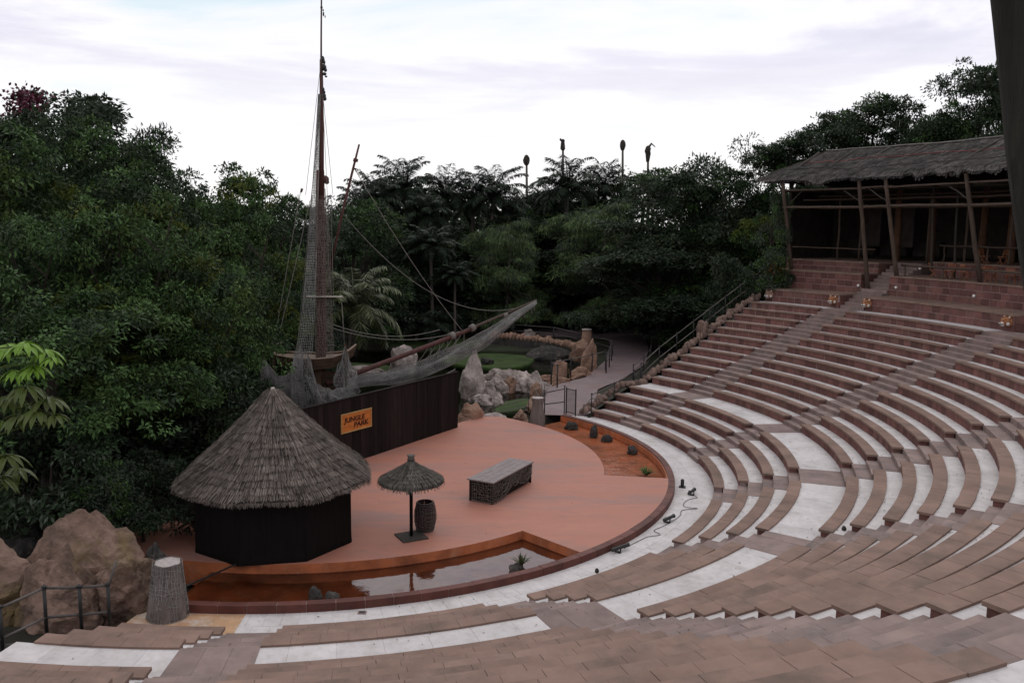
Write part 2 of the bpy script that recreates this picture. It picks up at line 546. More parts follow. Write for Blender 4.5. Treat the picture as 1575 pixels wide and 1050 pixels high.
def ground_z(x, y):
    r, t = math.hypot(x, y), deg(math.atan2(y, x))
    if r < 15.5 or (r < 45 and -101 < t < 42):
        return -0.75
    if in_poly(x, y, PONDP):
        return -0.80
    return -0.13 + 0.05 * noise.noise((x * 0.3, y * 0.3, 0))


mb = MB()
n = 110
xs = [-55 + i for i in range(n + 1)]
ext = [-900, -400, -150] + xs + [150, 400, 900]
k = len(ext)
vsx = [(x, y, ground_z(x, y)) for y in ext for x in ext]
mb.add(vsx, [(j * k + i, j * k + i + 1, (j + 1) * k + i + 1, (j + 1) * k + i) for j in range(k - 1) for i in range(k - 1)])
structure('ground', mb, MT['ground'], True)

# embankment beside the far end of the seating and hill behind the top tier


def edge_z(r):
    if r < 15.6:
        return -0.1
    if r < 18.8:
        return H1 + (r - 15.7) * 0.384 - 0.08
    if r < 20.2:
        return 1.27
    if r < 30.5:
        return H5 + (r - 20.25) * 0.416 - 0.15
    return min(8.1, 5.6 + (r - 30.5) * 0.5)


mb = MB()
rs = [15.3 + 0.75 * i for i in range(48)]
NT = 12
vv = []
for r in rs:
    w = 2.5 + (r - 15.3) * 0.62
    for j in range(NT + 1):
        u = j / NT
        z = -0.12 + (edge_z(r) + 0.12) * (1 - u) ** 1.15
        vv.append(P(r, 40.6 + w * u, z + 0.12 * noise.noise((r, j * 0.7, 3.1)) * (1 if j else 0)))
mb.add(vv, [(i * (NT + 1) + j, (i + 1) * (NT + 1) + j, (i + 1) * (NT + 1) + j + 1, i * (NT + 1) + j + 1) for i in range(len(rs) - 1) for j in range(NT)])
structure('embankment', mb, MT['moss'], True)
mb = MB()
rs = [41.5, 47, 56, 70]
zs = [8.1, 8.1, 5.0, -0.2]
vv = [P(r, -112 + 4 * j, z + (0.4 * noise.noise((r, j * 0.6, 1)) if 0 < i < 3 else 0)) for i, (r, z) in enumerate(zip(rs, zs)) for j in range(44)]
mb.add(vv, [(i * 44 + j, (i + 1) * 44 + j, (i + 1) * 44 + j + 1, i * 44 + j + 1) for i in range(3) for j in range(43)])
structure('hillside', mb, MT['moss'], True)

# walkway and terraces
mb = MB()
mb.arc(14.1, R1 + 0.2, TH0, 43.5, WALK_Z - 0.3, WALK_Z - 0.012, 90)
wk = structure('walkway', mb, MT['white'])
nw = 84
sw = (43.5 - TH0) / nw
for i in range(nw):
    for q0, q1 in ((14.12, 14.93), (14.94, R1 + 0.15)):
        a = TH0 + sw * (i + (0.5 if q0 > 14.5 else 0.0))
        MB().arc(q0, q1, a + sw - 0.012, min(a, 43.5) + 0.012, WALK_Z - 0.05, WALK_Z + random.uniform(-0.002, 0.001), 2).build('slab', MT['white'], wk)
mb = MB()
mb.arc(14.23, R1 + 0.03, TH0, -88.2, WALK_Z - 0.1, WALK_Z + 0.004, 12)
structure('walkway', mb, MT['stain'])
for k in range(1, NROW + 1):
    r, h = row(k)
    r2 = row(k + 1)[0] + 0.2 if k < NROW else 31.35
    mb = MB()
    ta = TH0 if k < 8 else -84
    mb.arc(r + 0.385, r2, ta, TH1, tread(k - 1) - 0.12, tread(k) - 0.01, 90)
    npn = int(rad(TH1 - ta) * r / 0.95)
    for i in range(npn):
        u0, u1 = ta + (TH1 - ta) * i / npn, ta + (TH1 - ta) * (i + 1) / npn
        if vis(P(r + 0.6, u0, tread(k)), 80, 80):
            g = deg(0.003 / r)
            mb.arc(r + 0.388, r2 - 0.003, u1 - g, u0 + g, tread(k) - 0.04, tread(k) + random.uniform(-0.002, 0.001), 1)
    structure('terrace', mb, MT['white'])

# ------------------------------------------------------------------ stone benches: one thing per row and block
BLOCKN = {1: 'block beside the sloping handrail', 2: 'second block from the handrail', 3: 'third block from the handrail', 4: 'middle block of seats',
          5: 'block facing the moat corner', 6: 'wide front block below the camera', 7: 'block beside the netted stump'}
SLAB_L, BLOCK_L = 0.62, 0.46


def rowname(k):
    return '%s-row' % ORD[k - 1]


for k in range(1, NROW + 1):
    r, h = row(k)
    for s in range(1, 8):
        a0, a1 = sec_start(s, r), sec_end(s, r)
        samples = [P(r + 0.2, a0 + (a1 - a0) * i / 12, h) for i in range(13)]
        if not any(vis(q, 30, 30) for q in samples):
            continue
        am = (a0 + a1) / 2
        org = P(r + 0.2, am, tread(k - 1))
        tier = 'lower tier' if k <= 4 else 'upper tier'
        kk = k if k <= 4 else k - 4
        b = thing('stone_bench', '%s stone bench of the %s, in the %s' % (ORD[kk - 1], tier, BLOCKN[s]), 'bench', org, 'curved stone benches of the theatre')
        for nm, ln, ra, rb, za, zb, mt, gap in (('slab', SLAB_L, r, r + 0.40, h - 0.075, h, 'slab', 0.004), ('block', BLOCK_L, r + 0.05, r + 0.33, tread(k - 1) - 0.02, h - 0.075, 'block', 0.012)):
            ins = 0.0 if nm == 'slab' else deg(0.05 / r)
            A0, A1 = a0 - ins, a1 + ins
            cnt = max(2, round(rad(abs(A1 - A0)) * r / ln))
            st = (A1 - A0) / cnt
            g = deg(gap / r)
            pc = Vector((r, 0, h))
            mm = MB().arc(ra, rb, abs(st) / 2 - g, -abs(st) / 2 + g, za, zb, 2 if nm == 'slab' else 1, org=pc).mesh(nm, MT[mt])
            for i in range(cnt):
                a = A0 + st * (i + 0.5)
                wp = P(r, a, h)
                if not vis(wp, 45, 45):
                    continue
                o = link(nm, mm, b, wp - org + Vector((random.uniform(-0.005, 0.005), random.uniform(-0.005, 0.005), random.uniform(-0.003, 0.003))), rz=rad(a) + random.uniform(-0.002, 0.002))
        # mortar bed behind the blocks so that no gap shows daylight
        mm = MB().arc(r + 0.062, r + 0.32, a0 - 0.2, a1 + 0.2, tread(k - 1) - 0.02, h - 0.08, 16, org=org)
        mm.cur = 1
        mm.arc(r + 0.012, r + 0.385, a0 - 0.03, a1 + 0.03, h - 0.06, h - 0.009, 20, org=org)
        mm.build('mortar_bed', [MT['mortar'], MT['bed']], b)

# ------------------------------------------------------------------ stairways between the blocks
AIS = {1: 'beside the block along the sloping handrail', 2: 'between the second and third blocks from the handrail', 3: 'between the third and middle blocks of seats',
       4: 'running down to the moat corner from the upper right', 5: 'running down beside the wide front block', 6: 'beside the block at the netted stump'}
for s in range(1, 7):
    root = thing('stairway', 'grey stone stairway with half-height steps, %s' % AIS[s], 'stairs', P(15.3, (sec_end(s, 16) + sec_start(s + 1, 16)) / 2, WALK_Z), 'radial stone stairways of the theatre')
    og = root.location
    for k in range(0, NROW + 1):
        if k == 0:
            ra, rb = R1 - 0.02, R1
            rr = row(1)[0]
            a0, a1 = sec_end(s, rr), sec_start(s + 1, rr)
            pieces = []
        else:
            rr, hh = row(k)
            a0, a1 = sec_end(s, rr), sec_start(s + 1, rr)
            rn = row(k + 1)[0] if k < NROW else 31.2
            t = tread(k)
            if k < NROW:
                pieces = [(rr - 0.02, rr + 0.36, tread(k - 1) - 0.02, tread(k - 1) + 0.185), (rr + 0.355, rn - 0.02, tread(k - 1), t + 0.012)]
            else:
                pieces = [(rr - 0.02, rr + 0.36, tread(k - 1) - 0.02, tread(k - 1) + 0.185), (rr + 0.355, rn, tread(k - 1), t + 0.012)]
        for ra, rb, za, zb in pieces:
            if vis(P(rb, (a0 + a1) / 2, zb), 60, 60):
                nn = 2 if rad(a0 - a1) * ra < 1.6 else 3
                for i in range(nn):
                    u0, u1 = a0 + (a1 - a0) * i / nn, a0 + (a1 - a0) * (i + 1) / nn
                    g = deg(0.004 / ra)
                    MB().arc(ra + 0.002, rb - 0.004, u0 - g, u1 + g, za, zb + random.uniform(-0.004, 0.004), 2, org=og).build('step', MT['step'], root)

# ------------------------------------------------------------------ moat, coping, stage
A_L, A_R0, A_R1, A_F = -97.5, -8.0, -46.3, 43.5      # left end, apron edges, far end
mb = MB()
SL0, SLD = Vector((-1.75, -3.1, 0)), Vector((0.518, 0.8555, 0))      # the floor ends just behind the stage wall
sb = [Vector((11.36 * math.cos(rad(q_)), 11.36 * math.sin(rad(q_)), 0)) for q_ in range(-180, 180)]
keep_ = [(SLD.x * (q_ - SL0).y - SLD.y * (q_ - SL0).x) < 0 for q_ in sb]
k0_ = next(i for i in range(360) if keep_[i] and not keep_[i - 1])
arc_ = [sb[(k0_ + i) % 360] for i in range(sum(keep_))]
na_ = len(arc_)
mb.add([(q_.x, q_.y, 0.15) for q_ in arc_] + [(q_.x, q_.y, -0.6) for q_ in arc_], [tuple(range(na_))] + [(i, i + na_, (i + 1) % na_ + na_, (i + 1) % na_) for i in range(na_)])
mb.arc(11.3, 13.96, A_R1, A_R0, -0.6, 0.149, 24)
stg = structure('stage', mb, [MT['stage'], MT['orange']])
me = stg.data
for p in me.polygons:
    if p.normal.z < 0.5:
        p.material_index = 1
mb = MB()
mb.arc(11.3, 14.05, A_L, A_R1 + 0.5, -0.6, -0.21, 40)
mb.arc(11.3, 14.05, A_R0 - 0.5, A_F, -0.6, -0.20, 40)
mb.arc(13.90, 13.955, A_L, A_R1, -0.3, 0.10, 50)
mb.arc(13.90, 13.955, A_R0, A_F, -0.3, 0.10, 50)
structure('moat_floor', mb, MT['orange'])
mb = MB()
mb.arc(11.34, 13.92, A_L, A_R1, -0.215, -0.145, 40)
me = mb.mesh('moat_water', MT['moat'])
link('moat_water', me, kind='structure')
mb = MB()
mb.arc(11.34, 13.92, A_R0, A_F, -0.202, -0.16, 40)
me = mb.mesh('moat_water', MT['wet'])
link('moat_water', me, kind='structure')

wall = thing('moat_kerb', 'dark red kerb of square stones curving round the shallow orange moat', 'kerb', P(14.1, -60, WALK_Z))
n = 45
st = (A_F - A_L) / n
pc = Vector((14.08, 0, 0))
mm = MB().arc(13.95, 14.21, st / 2 - 0.035, -st / 2 + 0.035, WALK_Z - 0.02, 0.158, 2, org=pc).mesh('kerb_stone', MT['coping'])
for i in range(n):
    a = A_L + st * (i + 0.5)
    link('kerb_stone', mm, wall, P(14.08, a) - Vector(wall.location) + Vector((0, 0, wall.location.z + 0.07 + random.uniform(-0.004, 0.004))), rz=rad(a))
MB().arc(13.97, 14.19, A_L, A_F, WALK_Z - 0.02, 0.145, 90, org=wall.location).build('mortar_bed', MT['mortar'], wall)

# path beyond the seating
LE = [(9.1, 10.6), (9.25, 12.8), (9.6, 18.0), (10.9, 20.6), (12.5, 22.6), (14.6, 30), (15.9, 38), (16.6, 46), (15.0, 60)]
RE = [(12.0, 10.4), (12.3, 13.5), (12.9, 18.2), (13.6, 19.6), (15.0, 22.0), (17.6, 29.0), (19.2, 38), (20.0, 46), (20.0, 60)]
mb = MB()
vv = []
for a, b in zip(LE, RE):
    vv += [(a[0], a[1], -0.055), (b[0], b[1], -0.055)]
mb.add(vv, [(2 * i, 2 * i + 1, 2 * i + 3, 2 * i + 2) for i in range(len(LE) - 1)])
mb.add([(16.2, 42.5, -0.05), (17.5, 49, -0.05), (9, 50.5, -0.05), (2, 50.5, -0.05), (2, 45.3, -0.05), (9, 45.0, -0.05), (13, 43.8, -0.05)], [(0, 1, 2, 3, 4, 5, 6)])
structure('path', mb, MT['path'])
# pond water and lawns
mb = MB()
mb.add([(x, y, -0.36) for x, y in PONDP], [tuple(range(len(PONDP)))])
link('pond_water', mb.mesh('pond_water', MT['pond']), kind='structure')


def blob_sheet(name, pts, z, mt, sub=3, amp=0.12):
    mb = MB()
    c = Vector((sum(p[0] for p in pts) / len(pts), sum(p[1] for p in pts) / len(pts), 0))
    dense = []
    for i in range(len(pts)):
        p0, p1, p2, p3 = (Vector((*pts[(i + q) % len(pts)], 0)) for q in (-1, 0, 1, 2))
        for j in range(6):
            t = j / 6
            dense.append(0.5 * ((2 * p1) + (p2 - p0) * t + (2 * p0 - 5 * p1 + 4 * p2 - p3) * t * t + (3 * p1 - p0 - 3 * p2 + p3) * t ** 3))
    m_ = len(dense)
    rings = [0.0001, 0.25, 0.5, 0.7, 0.85, 0.95, 1.0]
    vv = []
    for q in rings:
        for d in dense:
            p = c + (d - c) * q
            h = z + amp * (1 - q ** 3) + 0.06 * noise.noise((p.x * 0.9, p.y * 0.9, 2)) * (1 if q < 1 else 0)
            vv.append((p.x, p.y, h))
    ff = [(i * m_ + j, (i + 1) * m_ + j, (i + 1) * m_ + (j + 1) % m_, i * m_ + (j + 1) % m_) for i in range(len(rings) - 1) for j in range(m_)]
    b = len(vv)
    vv += [(d.x, d.y, z - 0.35) for d in dense]
    e0 = (len(rings) - 1) * m_
    ff += [(e0 + j, b + j, b + (j + 1) % m_, e0 + (j + 1) % m_) for j in range(m_)]
    mb.add(vv, ff)
    return mb.build(name, MT[mt], smooth=True, kind='stuff' if name == 'lawn_grass' else 'structure')


blob_sheet('lawn_grass', [(3.4, 28.6), (6.2, 27.2), (8.2, 28.4), (9.1, 31.0), (8.8, 33.4), (6, 34.6), (3.2, 33.6), (1.8, 31)], -0.25, 'lawn')
blob_sheet('lawn_grass', [(6.6, 12.4), (8.0, 13.2), (8.9, 15.6), (8.6, 16.6), (7.2, 15.6), (6.6, 14.2)], -0.33, 'lawn', amp=0.04)
blob_sheet('lawn_grass', [(-4, 38), (3.0, 37), (5, 40), (3, 45), (-5, 46)], -0.15, 'lawn')
blob_sheet('lawn_grass', [(-9, 25), (-3.2, 24.6), (-1.2, 26), (-2.5, 28.5), (-8, 29)], -0.28, 'lawn')
# ------------------------------------------------------------------ walls of the top tiers
TW_R, TW_Z0, TW_Z1, W2_R, W2_Z1, W3_R, W3_Z1 = 31.2, tread(16), 6.36, 33.2, 7.55, 34.75, 8.2


def brick_wall(name, label, r, r_back, a0, a1, z0, z1, courses, blen, ends, cap=0.085, capr=None, group='stepped stone walls under the log pavilion'):
    og = P(r, (a0 + a1) / 2, z0)
    t = thing(name, label, 'wall', og, group)
    bh = (z1 - cap - z0) / courses
    MB().arc(r + 0.014, r_back, a0 - 0.06, a1 + 0.06, z0 - 0.3, z1 - cap - 0.004, 24, org=og).build('core', MT['mortar'], t)
    st = deg(blen / r)
    for c in range(courses):
        a = a0 + (st * 0.5 if c % 2 else 0)
        first = True
        while a > a1 + 0.05:
            u0 = min(a, a0)
            u1 = max(a - st * random.uniform(0.85, 1.12), a1)
            if u0 - u1 > st * 0.15:
                g = deg(0.014 / r)
                pr = random.uniform(-0.006, 0.006)
                if vis(P(r, (u0 + u1) / 2, z0), 60, 60):
                    MB().arc(r + pr, r + 0.12, u0 - g, u1 + g, z0 + c * bh + 0.014, z0 + (c + 1) * bh - 0.014, 1, org=og).build('block', MT['block'], t)
            a = u1
        for sgn, ae in ((0, a0), (1, a1)):           # return faces at the ends
            if sgn not in ends:
                continue
            q = r + 0.13
            while q < r_back - 0.1:
                q2 = min(q + blen, r_back)
                d = deg(0.11 / r)
                lo, hi = (ae + 0.02, ae - d) if sgn == 0 else (ae + d, ae - 0.02)
                MB().arc(q + 0.009, q2 - 0.009, lo, hi, z0 + c * bh + 0.009, z0 + (c + 1) * bh - 0.009, 1, org=og).build('block', MT['block'], t)
                q = q2
    cnt = max(2, round(rad(a0 - a1) * r / 0.85))
    sl = (a0 - a1) / cnt
    rb = capr or r_back
    for i in range(cnt):
        u = a0 - sl * (i + 0.5)
        if vis(P(r, u, z1), 80, 80):
            nr = max(1, round((rb - r) / 0.8))
            for j in range(nr):
                q0, q1 = r - 0.04 + (rb - r + 0.04) * j / nr, r - 0.04 + (rb - r + 0.04) * (j + 1) / nr
                g = deg(0.005 / r)
                MB().arc(q0 + 0.003, q1 - 0.003, u + sl / 2 - g, u - sl / 2 + g, z1 - cap, z1 + random.uniform(-0.003, 0.003), 2, org=og).build('slab', MT['slab'], t)
    return t


brick_wall('ledge_wall', 'low red block wall with two tiger heads, above the block along the handrail', TW_R, W2_R + 0.05, 40.2, 30.3, TW_Z0, TW_Z1, 2, 0.55, (0, 1))
brick_wall('ledge_wall', 'long red block wall with a tiger head at each end, above the second block', TW_R, W2_R + 0.05, 26.8, 8.1, TW_Z0, TW_Z1, 2, 0.55, (0, 1))
brick_wall('ledge_wall', 'red block wall past the dark gap at the edge of the upper seating', TW_R, W2_R + 0.05, 4.1, -14, TW_Z0, TW_Z1, 2, 0.55, (0,))
brick_wall('deck_wall', 'three-course red block wall under the end bay of the log pavilion', W2_R, W3_R + 0.05, 41.6, 30.4, TW_Z1, W2_Z1, 3, 0.58, (1,))
brick_wall('deck_wall', 'three-course red block wall below the wooden chairs of the pavilion', W2_R, 36.6, 27.0, 2, TW_Z1, W2_Z1, 3, 0.58, (0,))
brick_wall('deck_wall', 'dim upper block wall inside the end bay of the pavilion', W3_R, 42, 41.6, 30.4, W2_Z1, W3_Z1, 2, 0.58, (1,))
brick_wall('deck_wall', 'dim upper block wall behind the front chairs of the pavilion', 36.5, 42, 26.5, 2, W2_Z1, W3_Z1 + 0.15, 2, 0.58, (0,))

root = thing('stairway', 'short grey stairway rising between the tiger walls to the pavilion', 'stairs', P(31.3, 28.6, TW_Z0), 'radial stone stairways of the theatre')
for i in range(14):
    z1 = TW_Z0 + 0.19 * (i + 1)
    if z1 > 8.2:
        break
    MB().arc(31.3 + 0.36 * i, 31.3 + 0.36 * (i + 1) + 0.02 + (2 if z1 > 8.0 else 0), 30.2, 27.1, TW_Z0 - 0.3, z1, 3, org=root.location).build('step', MT['step'], root)

# small white wall lamps
for px, py, rr, lab in ((1320, 439, W2_R, 'small white wall lamp beside the foot of the pavilion stairway, on its handrail side'), (1378, 442, W2_R, 'small white wall lamp at the start of the wall below the chairs'),
                        (1498, 455, W2_R, 'small white wall lamp alone on the middle of the long upper wall'), (1415, 412, 33.5, 'small white lamp at the end of the log rail')):
    lo, hi = 30.0, 120.0
    d = ray(px, py)
    s_ = 20.0
    while math.hypot(*(CAM + d * s_)[:2]) < rr - 0.05 or s_ < 35:
        s_ += 0.02
        if s_ > 80:
            break
    p = CAM + d * s_
    t = thing('wall_lamp', lab, 'lamp', p, 'small white lamps of the pavilion walls')
    mb = MB().lathe([(0.02, -0.10), (0.07, -0.06), (0.085, 0), (0.06, 0.06), (0.015, 0.085)], 10)
    mb.build('lamp_shade', MT['lamp'], t, True)
    MB().box((0.06, 0.0, -0.02), (0.10, 0.06, 0.10)).build('bracket', MT['iron'], t)


# ------------------------------------------------------------------ tiger heads
def ell(mb, c, r, n=10, m=7, M=None):
    vs, fs = [], []
    for i in range(m + 1):
        th = PI * i / m
        for j in range(n):
            ph = 2 * PI * j / n
            q = Vector((r[0] * math.sin(th) * math.cos(ph), r[1] * math.sin(th) * math.sin(ph), r[2] * math.cos(th)))
            if M is not None:
                q = M @ q
            vs.append(q + Vector(c))
    for i in range(m):
        for j in range(n):
            fs.append((i * n + j, (i + 1) * n + j, (i + 1) * n + (j + 1) % n, i * n + (j + 1) % n))
    return mb.add(vs, fs)


def tiger(a, lab, mat_o='tigerorange', z=None):
    t = thing('tiger_head', lab, 'tiger sculpture', P(TW_R - 0.02, a, 6.0 if z is None else z), 'tiger heads on the ledge walls', rz=rad(a) + PI)
    # local +x faces the stage
    mb = MB()
    ell(mb, (0.17, 0, 0.02), (0.20, 0.235, 0.225), 14, 9)
    ell(mb, (0.0, 0, -0.02), (0.12, 0.255, 0.25), 14, 9)
    mb.build('head', MT[mat_o], t, True)
    mb = MB()
    ell(mb, (0.36, 0.055, -0.065), (0.10, 0.075, 0.065))
    ell(mb, (0.36, -0.055, -0.065), (0.10, 0.075, 0.065))
    ell(mb, (0.30, 0, -0.17), (0.11, 0.09, 0.05))
    ell(mb, (0.17, 0.19, -0.09), (0.09, 0.08, 0.10))
    ell(mb, (0.17, -0.19, -0.09), (0.09, 0.08, 0.10))
    mb.build('muzzle', MT['tigerwhite'], t, True)
    ell(MB(), (0.36, 0, -0.128), (0.085, 0.075, 0.028)).build('mouth', MT['tigerblack'], t, True)
    ell(MB(), (0.445, 0, -0.02), (0.03, 0.035, 0.024)).build('nose', MT['tigerblack'], t, True)
    for s in (-1, 1):
        ell(MB(), (0.325, 0.095 * s, 0.065), (0.035, 0.04, 0.028)).build('eye', MT['tigerblack'], t, True)
        e = ell(MB(), (0.08, 0.17 * s, 0.21), (0.04, 0.075, 0.08)).build('ear', MT[mat_o], t, True)
        ell(MB(), (0.115, 0.17 * s, 0.21), (0.02, 0.045, 0.05)).build('inner_ear', MT['tigerwhite'], e, True)
        for i in range(3):
            mb = MB().tube([(0.31 - 0.06 * i, s * (0.13 + 0.035 * i), 0.13 - 0.06 * i), (0.24 - 0.06 * i, s * (0.20 + 0.02 * i), 0.09 - 0.06 * i)], 0.016, 5)
            mb.build('stripe', MT['tigerblack'], t)
        mb = MB().tube([(0.30, s * 0.05, 0.18), (0.20, s * 0.06, 0.235)], 0.016, 5)
        mb.build('stripe', MT['tigerblack'], t)
    return t


tiger(39.6, 'pale pink tiger head at the handrail end of the ledge wall', 'ochrerock')
tiger(30.9, 'dull orange tiger head at the stairway end of the short ledge wall')
tiger(26.4, 'bright orange tiger head at the stairway end of the long ledge wall')
tiger(8.6, 'orange tiger head at the far end of the long wall, beside the dark corner')

# ------------------------------------------------------------------ log pavilion
pav = thing('log_pavilion', 'open log pavilion with a sagging weathered thatch roof above the upper seats', 'pavilion', P(36, 25, W2_Z1))
po = Vector(pav.location)


def wob(a, b, n=7, amp=0.04, seed=0.0):
    a, b = Vector(a), Vector(b)
    return [a.lerp(b, i / (n - 1)) + Vector(noise.noise_vector((seed, i * 0.9, 1.7))) * amp * (0 if i in (0, n - 1) else 1) for i in range(n)]


def plog(a, b, r, name='post', mt='log', seed=None, r2=None):
    pts = wob(a, b, 7, 0.05, seed if seed is not None else random.random() * 99)
    rr = [r + ((r2 or r * 0.85) - r) * i / 6 for i in range(7)]
    return MB().tube([p - po for p in pts], rr, 8).build(name, MT[mt], pav, True)


POSTS = [(39.4, W2_Z1 - 0.1), (29.6, TW_Z1), (26.3, W2_Z1), (16.6, W2_Z1), (5.5, W2_Z1)]
for i, (a, z) in enumerate(POSTS):
    plog(P(33.35, a, z - 0.1), P(31.95, a + 0.15, 13.15), 0.135, seed=i * 3.3)
for zz_, rr_ in ((12.65, 32.2), (11.55, 32.47)):
    for (a, _), (b, _) in zip(POSTS[:-1], POSTS[1:]):
        if a - b < 4 and zz_ > 12:
            pass
        plog(P(rr_ - 0.1, a + 0.5, zz_ + random.uniform(-0.05, 0.05)), P(rr_ - 0.1, b - 0.5, zz_ + random.uniform(-0.05, 0.05)), 0.085 if zz_ < 12 else 0.06, 'beam', seed=zz_ + a)
for a in (39.4, 29.6, 26.3, 16.6):
    for da in ((2.4,) if a != 39.4 else (-2.4,)):
        plog(P(32.4, a, 11.7), P(32.1, a + da, 12.6), 0.045, 'brace', 'greylog')
for a in (40, 36, 32, 28, 24, 20, 16, 12, 8):
    plog(P(31.8, a, 13.2), P(36.4, a, 15.3), 0.07, 'rafter', 'greylog')
    plog(P(32.1, a, 12.6), P(37.5, a, 12.7), 0.06, 'tie_beam', 'greylog')
# rails that the chairs stand behind
plog(P(33.45, 26.0, 8.20), P(33.4, 17.4, 8.17), 0.065, 'rail')
plog(P(33.4, 17.4, 8.17), P(33.4, 4, 8.2), 0.07, 'rail')
for a in (25.5, 21, 12, 8):
    plog(P(33.43, a, 7.5), P(33.43, a, 8.2), 0.05, 'rail_post')
plog(P(36.6, 26, 9.32), P(36.6, 17, 9.30), 0.06, 'rail')
plog(P(36.6, 17, 9.30), P(36.6, 6, 9.3), 0.06, 'rail')
plog(P(34.8, 41, 9.0), P(34.8, 31, 9.0), 0.04, 'rail')
for a in (25.5, 21, 16, 11):
    plog(P(36.6, a, 8.3), P(36.6, a, 9.3), 0.05, 'rail_post')
for a in (25, 22.4):                                  # thin inner posts
    plog(P(35.2, a, 7.5), P(35.0, a + .1, 12.7), 0.07, 'inner_post', 'greylog')
for a, r in ((21.2, 38.5), (17.2, 38.5), (29.4, 38.8), (33.0, 38.8), (24.5, 39), (13, 38.5)):
    plog(P(r, a, 8.0), P(r, a, 12.9), 0.27, 'column', 'orangelog', r2=0.17)
# back and end walls, ceiling
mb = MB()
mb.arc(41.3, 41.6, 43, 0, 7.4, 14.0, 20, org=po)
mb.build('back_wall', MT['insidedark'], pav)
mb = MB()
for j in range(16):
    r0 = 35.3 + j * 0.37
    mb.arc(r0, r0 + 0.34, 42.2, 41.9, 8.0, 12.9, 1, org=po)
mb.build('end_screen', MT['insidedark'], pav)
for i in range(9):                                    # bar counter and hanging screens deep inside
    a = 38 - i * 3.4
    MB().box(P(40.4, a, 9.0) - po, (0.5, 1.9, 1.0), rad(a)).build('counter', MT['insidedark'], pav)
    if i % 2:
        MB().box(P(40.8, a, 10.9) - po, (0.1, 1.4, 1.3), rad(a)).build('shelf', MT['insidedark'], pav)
for a0_, a1_ in ((40, 31), (31, 22), (22, 13), (13, 5)):
    for r_, z_ in ((36.7, 11.6), (36.7, 12.4), (38.6, 12.2), (34.9, 12.1)):
        plog(P(r_, a0_, z_), P(r_, a1_, z_), 0.06, 'beam')
for a in (37.5, 35, 27.5, 23.5, 19, 15, 10.5):
    plog(P(36.75, a, 8.2), P(36.75, a, 12.4), 0.075, 'inner_post')
for a in (36, 32.5, 19.5, 14.5):
    MB().box(P(38.9, a, 10.4) - po, (0.06, 1.5, 2.6), rad(a)).build('screen', MT['insidedark'], pav)
# roof: wavy thatch surface with tattered eave and loose straw


def roof_pt(u, v, jit=0.0):                           # u 0..1 along, v 0 eave .. 1 ridge .. 2 back eave
    a = 42.9 - u * 43.5
    r = 31.75 + min(v, 1) * 4.9 + max(v - 1, 0) * 5.3
    z = 13.40 + 1.95 * (v if v <= 1 else 2 - v) + 0.25 * math.sin(PI * min(v, 2 - v)) * -0.35
    hip = max(0, (42.9 - a) / 3.6)
    if hip < 1:
        z = min(z, 13.40 + 1.95 * hip * 1.02)
    q = P(r, a, z)
    q.z += 0.10 * noise.noise((a * 0.25, r * 0.5, 4)) + 0.05 * noise.noise((a * 1.2, r * 1.4, 9))
    if v < 0.02:
        q.z += -0.16 + 0.16 * noise.noise((a * 0.5, 0, 2)) + jit - 0.22 * math.exp(-((a - 34.6) / 1.3) ** 2) - 0.35 * math.exp(-((a - 17.3) / 0.35) ** 2) - 0.22 * math.exp(-((a - 22.3) / 0.5) ** 2)
    return q


mb = MB()
NU, VS = 150, [0, .06, .16, .28, .40, .52, .64, .76, .88, 1.0, 1.15, 1.4, 1.7, 2.0]
vv = [roof_pt(i / NU, v) - po for v in VS for i in range(NU + 1)]
mb.add(vv, [(j * (NU + 1) + i, j * (NU + 1) + i + 1, (j + 1) * (NU + 1) + i + 1, (j + 1) * (NU + 1) + i) for j in range(len(VS) - 1) for i in range(NU)])
b = len(mb.v)
vv2 = [roof_pt(i / NU, v) - po - Vector((0, 0, 0.09)) for v in (0, 1.0, 2.0) for i in range(NU + 1)]
mb.add(vv2, [(j * (NU + 1) + i, (j + 1) * (NU + 1) + i, (j + 1) * (NU + 1) + i + 1, j * (NU + 1) + i + 1) for j in range(2) for i in range(NU)])
roof = mb.build('roof', MT['thatch2'], pav, True)
rng = np.random.default_rng(5)
q = []
for _ in range(15000):
    u, v = rng.random(), rng.random() ** 0.9 * 1.02
    p0 = roof_pt(u, v) - po
    ln = rng.uniform(0.25, 0.7)
    p1 = roof_pt(min(1, max(0, u + rng.normal(0, 0.0025))), max(0, v - ln / 5.4)) - po
    if v - ln / 5.4 < 0:
        p1 = p1 + Vector((0, 0, -rng.uniform(0.0, 0.20) * (1 + 2.0 * max(0, noise.noise((u * 22, 1, 1))))))
    p0.z += 0.015
    p1.z += rng.uniform(0.02, 0.06)
    w = Vector((-math.sin(rad(25)), math.cos(rad(25)), 0)) * rng.uniform(0.012, 0.035)
    q += [p0 - w * .6, p0 + w * .6, p1 + w, p1 - w]
st_ = link('straw', raw_mesh('straw', np.array([tuple(x) for x in q]), len(q) // 4, MT['thatch2']), roof, kind='stuff')
MB().tube([roof_pt(0.085 + 0.915 * i / 30, 1.0) - po + Vector((0, 0, 0.06)) for i in range(31)], 0.055, 6).build('ridge_pole', MT['rail'], roof, True)
for v in (0.62, 0.30):
    MB().tube([roof_pt(0.06 + 0.94 * i / 40, v) - po + Vector((0, 0, 0.06 - 0.0 * v)) for i in range(41)], 0.022, 5).build('rope', MT['redrope' if v > .5 else 'greylog'], roof, True)
MB().tube([roof_pt(0.085 * (i / 20), i / 20) - po + Vector((0, 0, 0.05)) for i in range(21)], 0.03, 5).build('rope', MT['greylog'], roof, True)

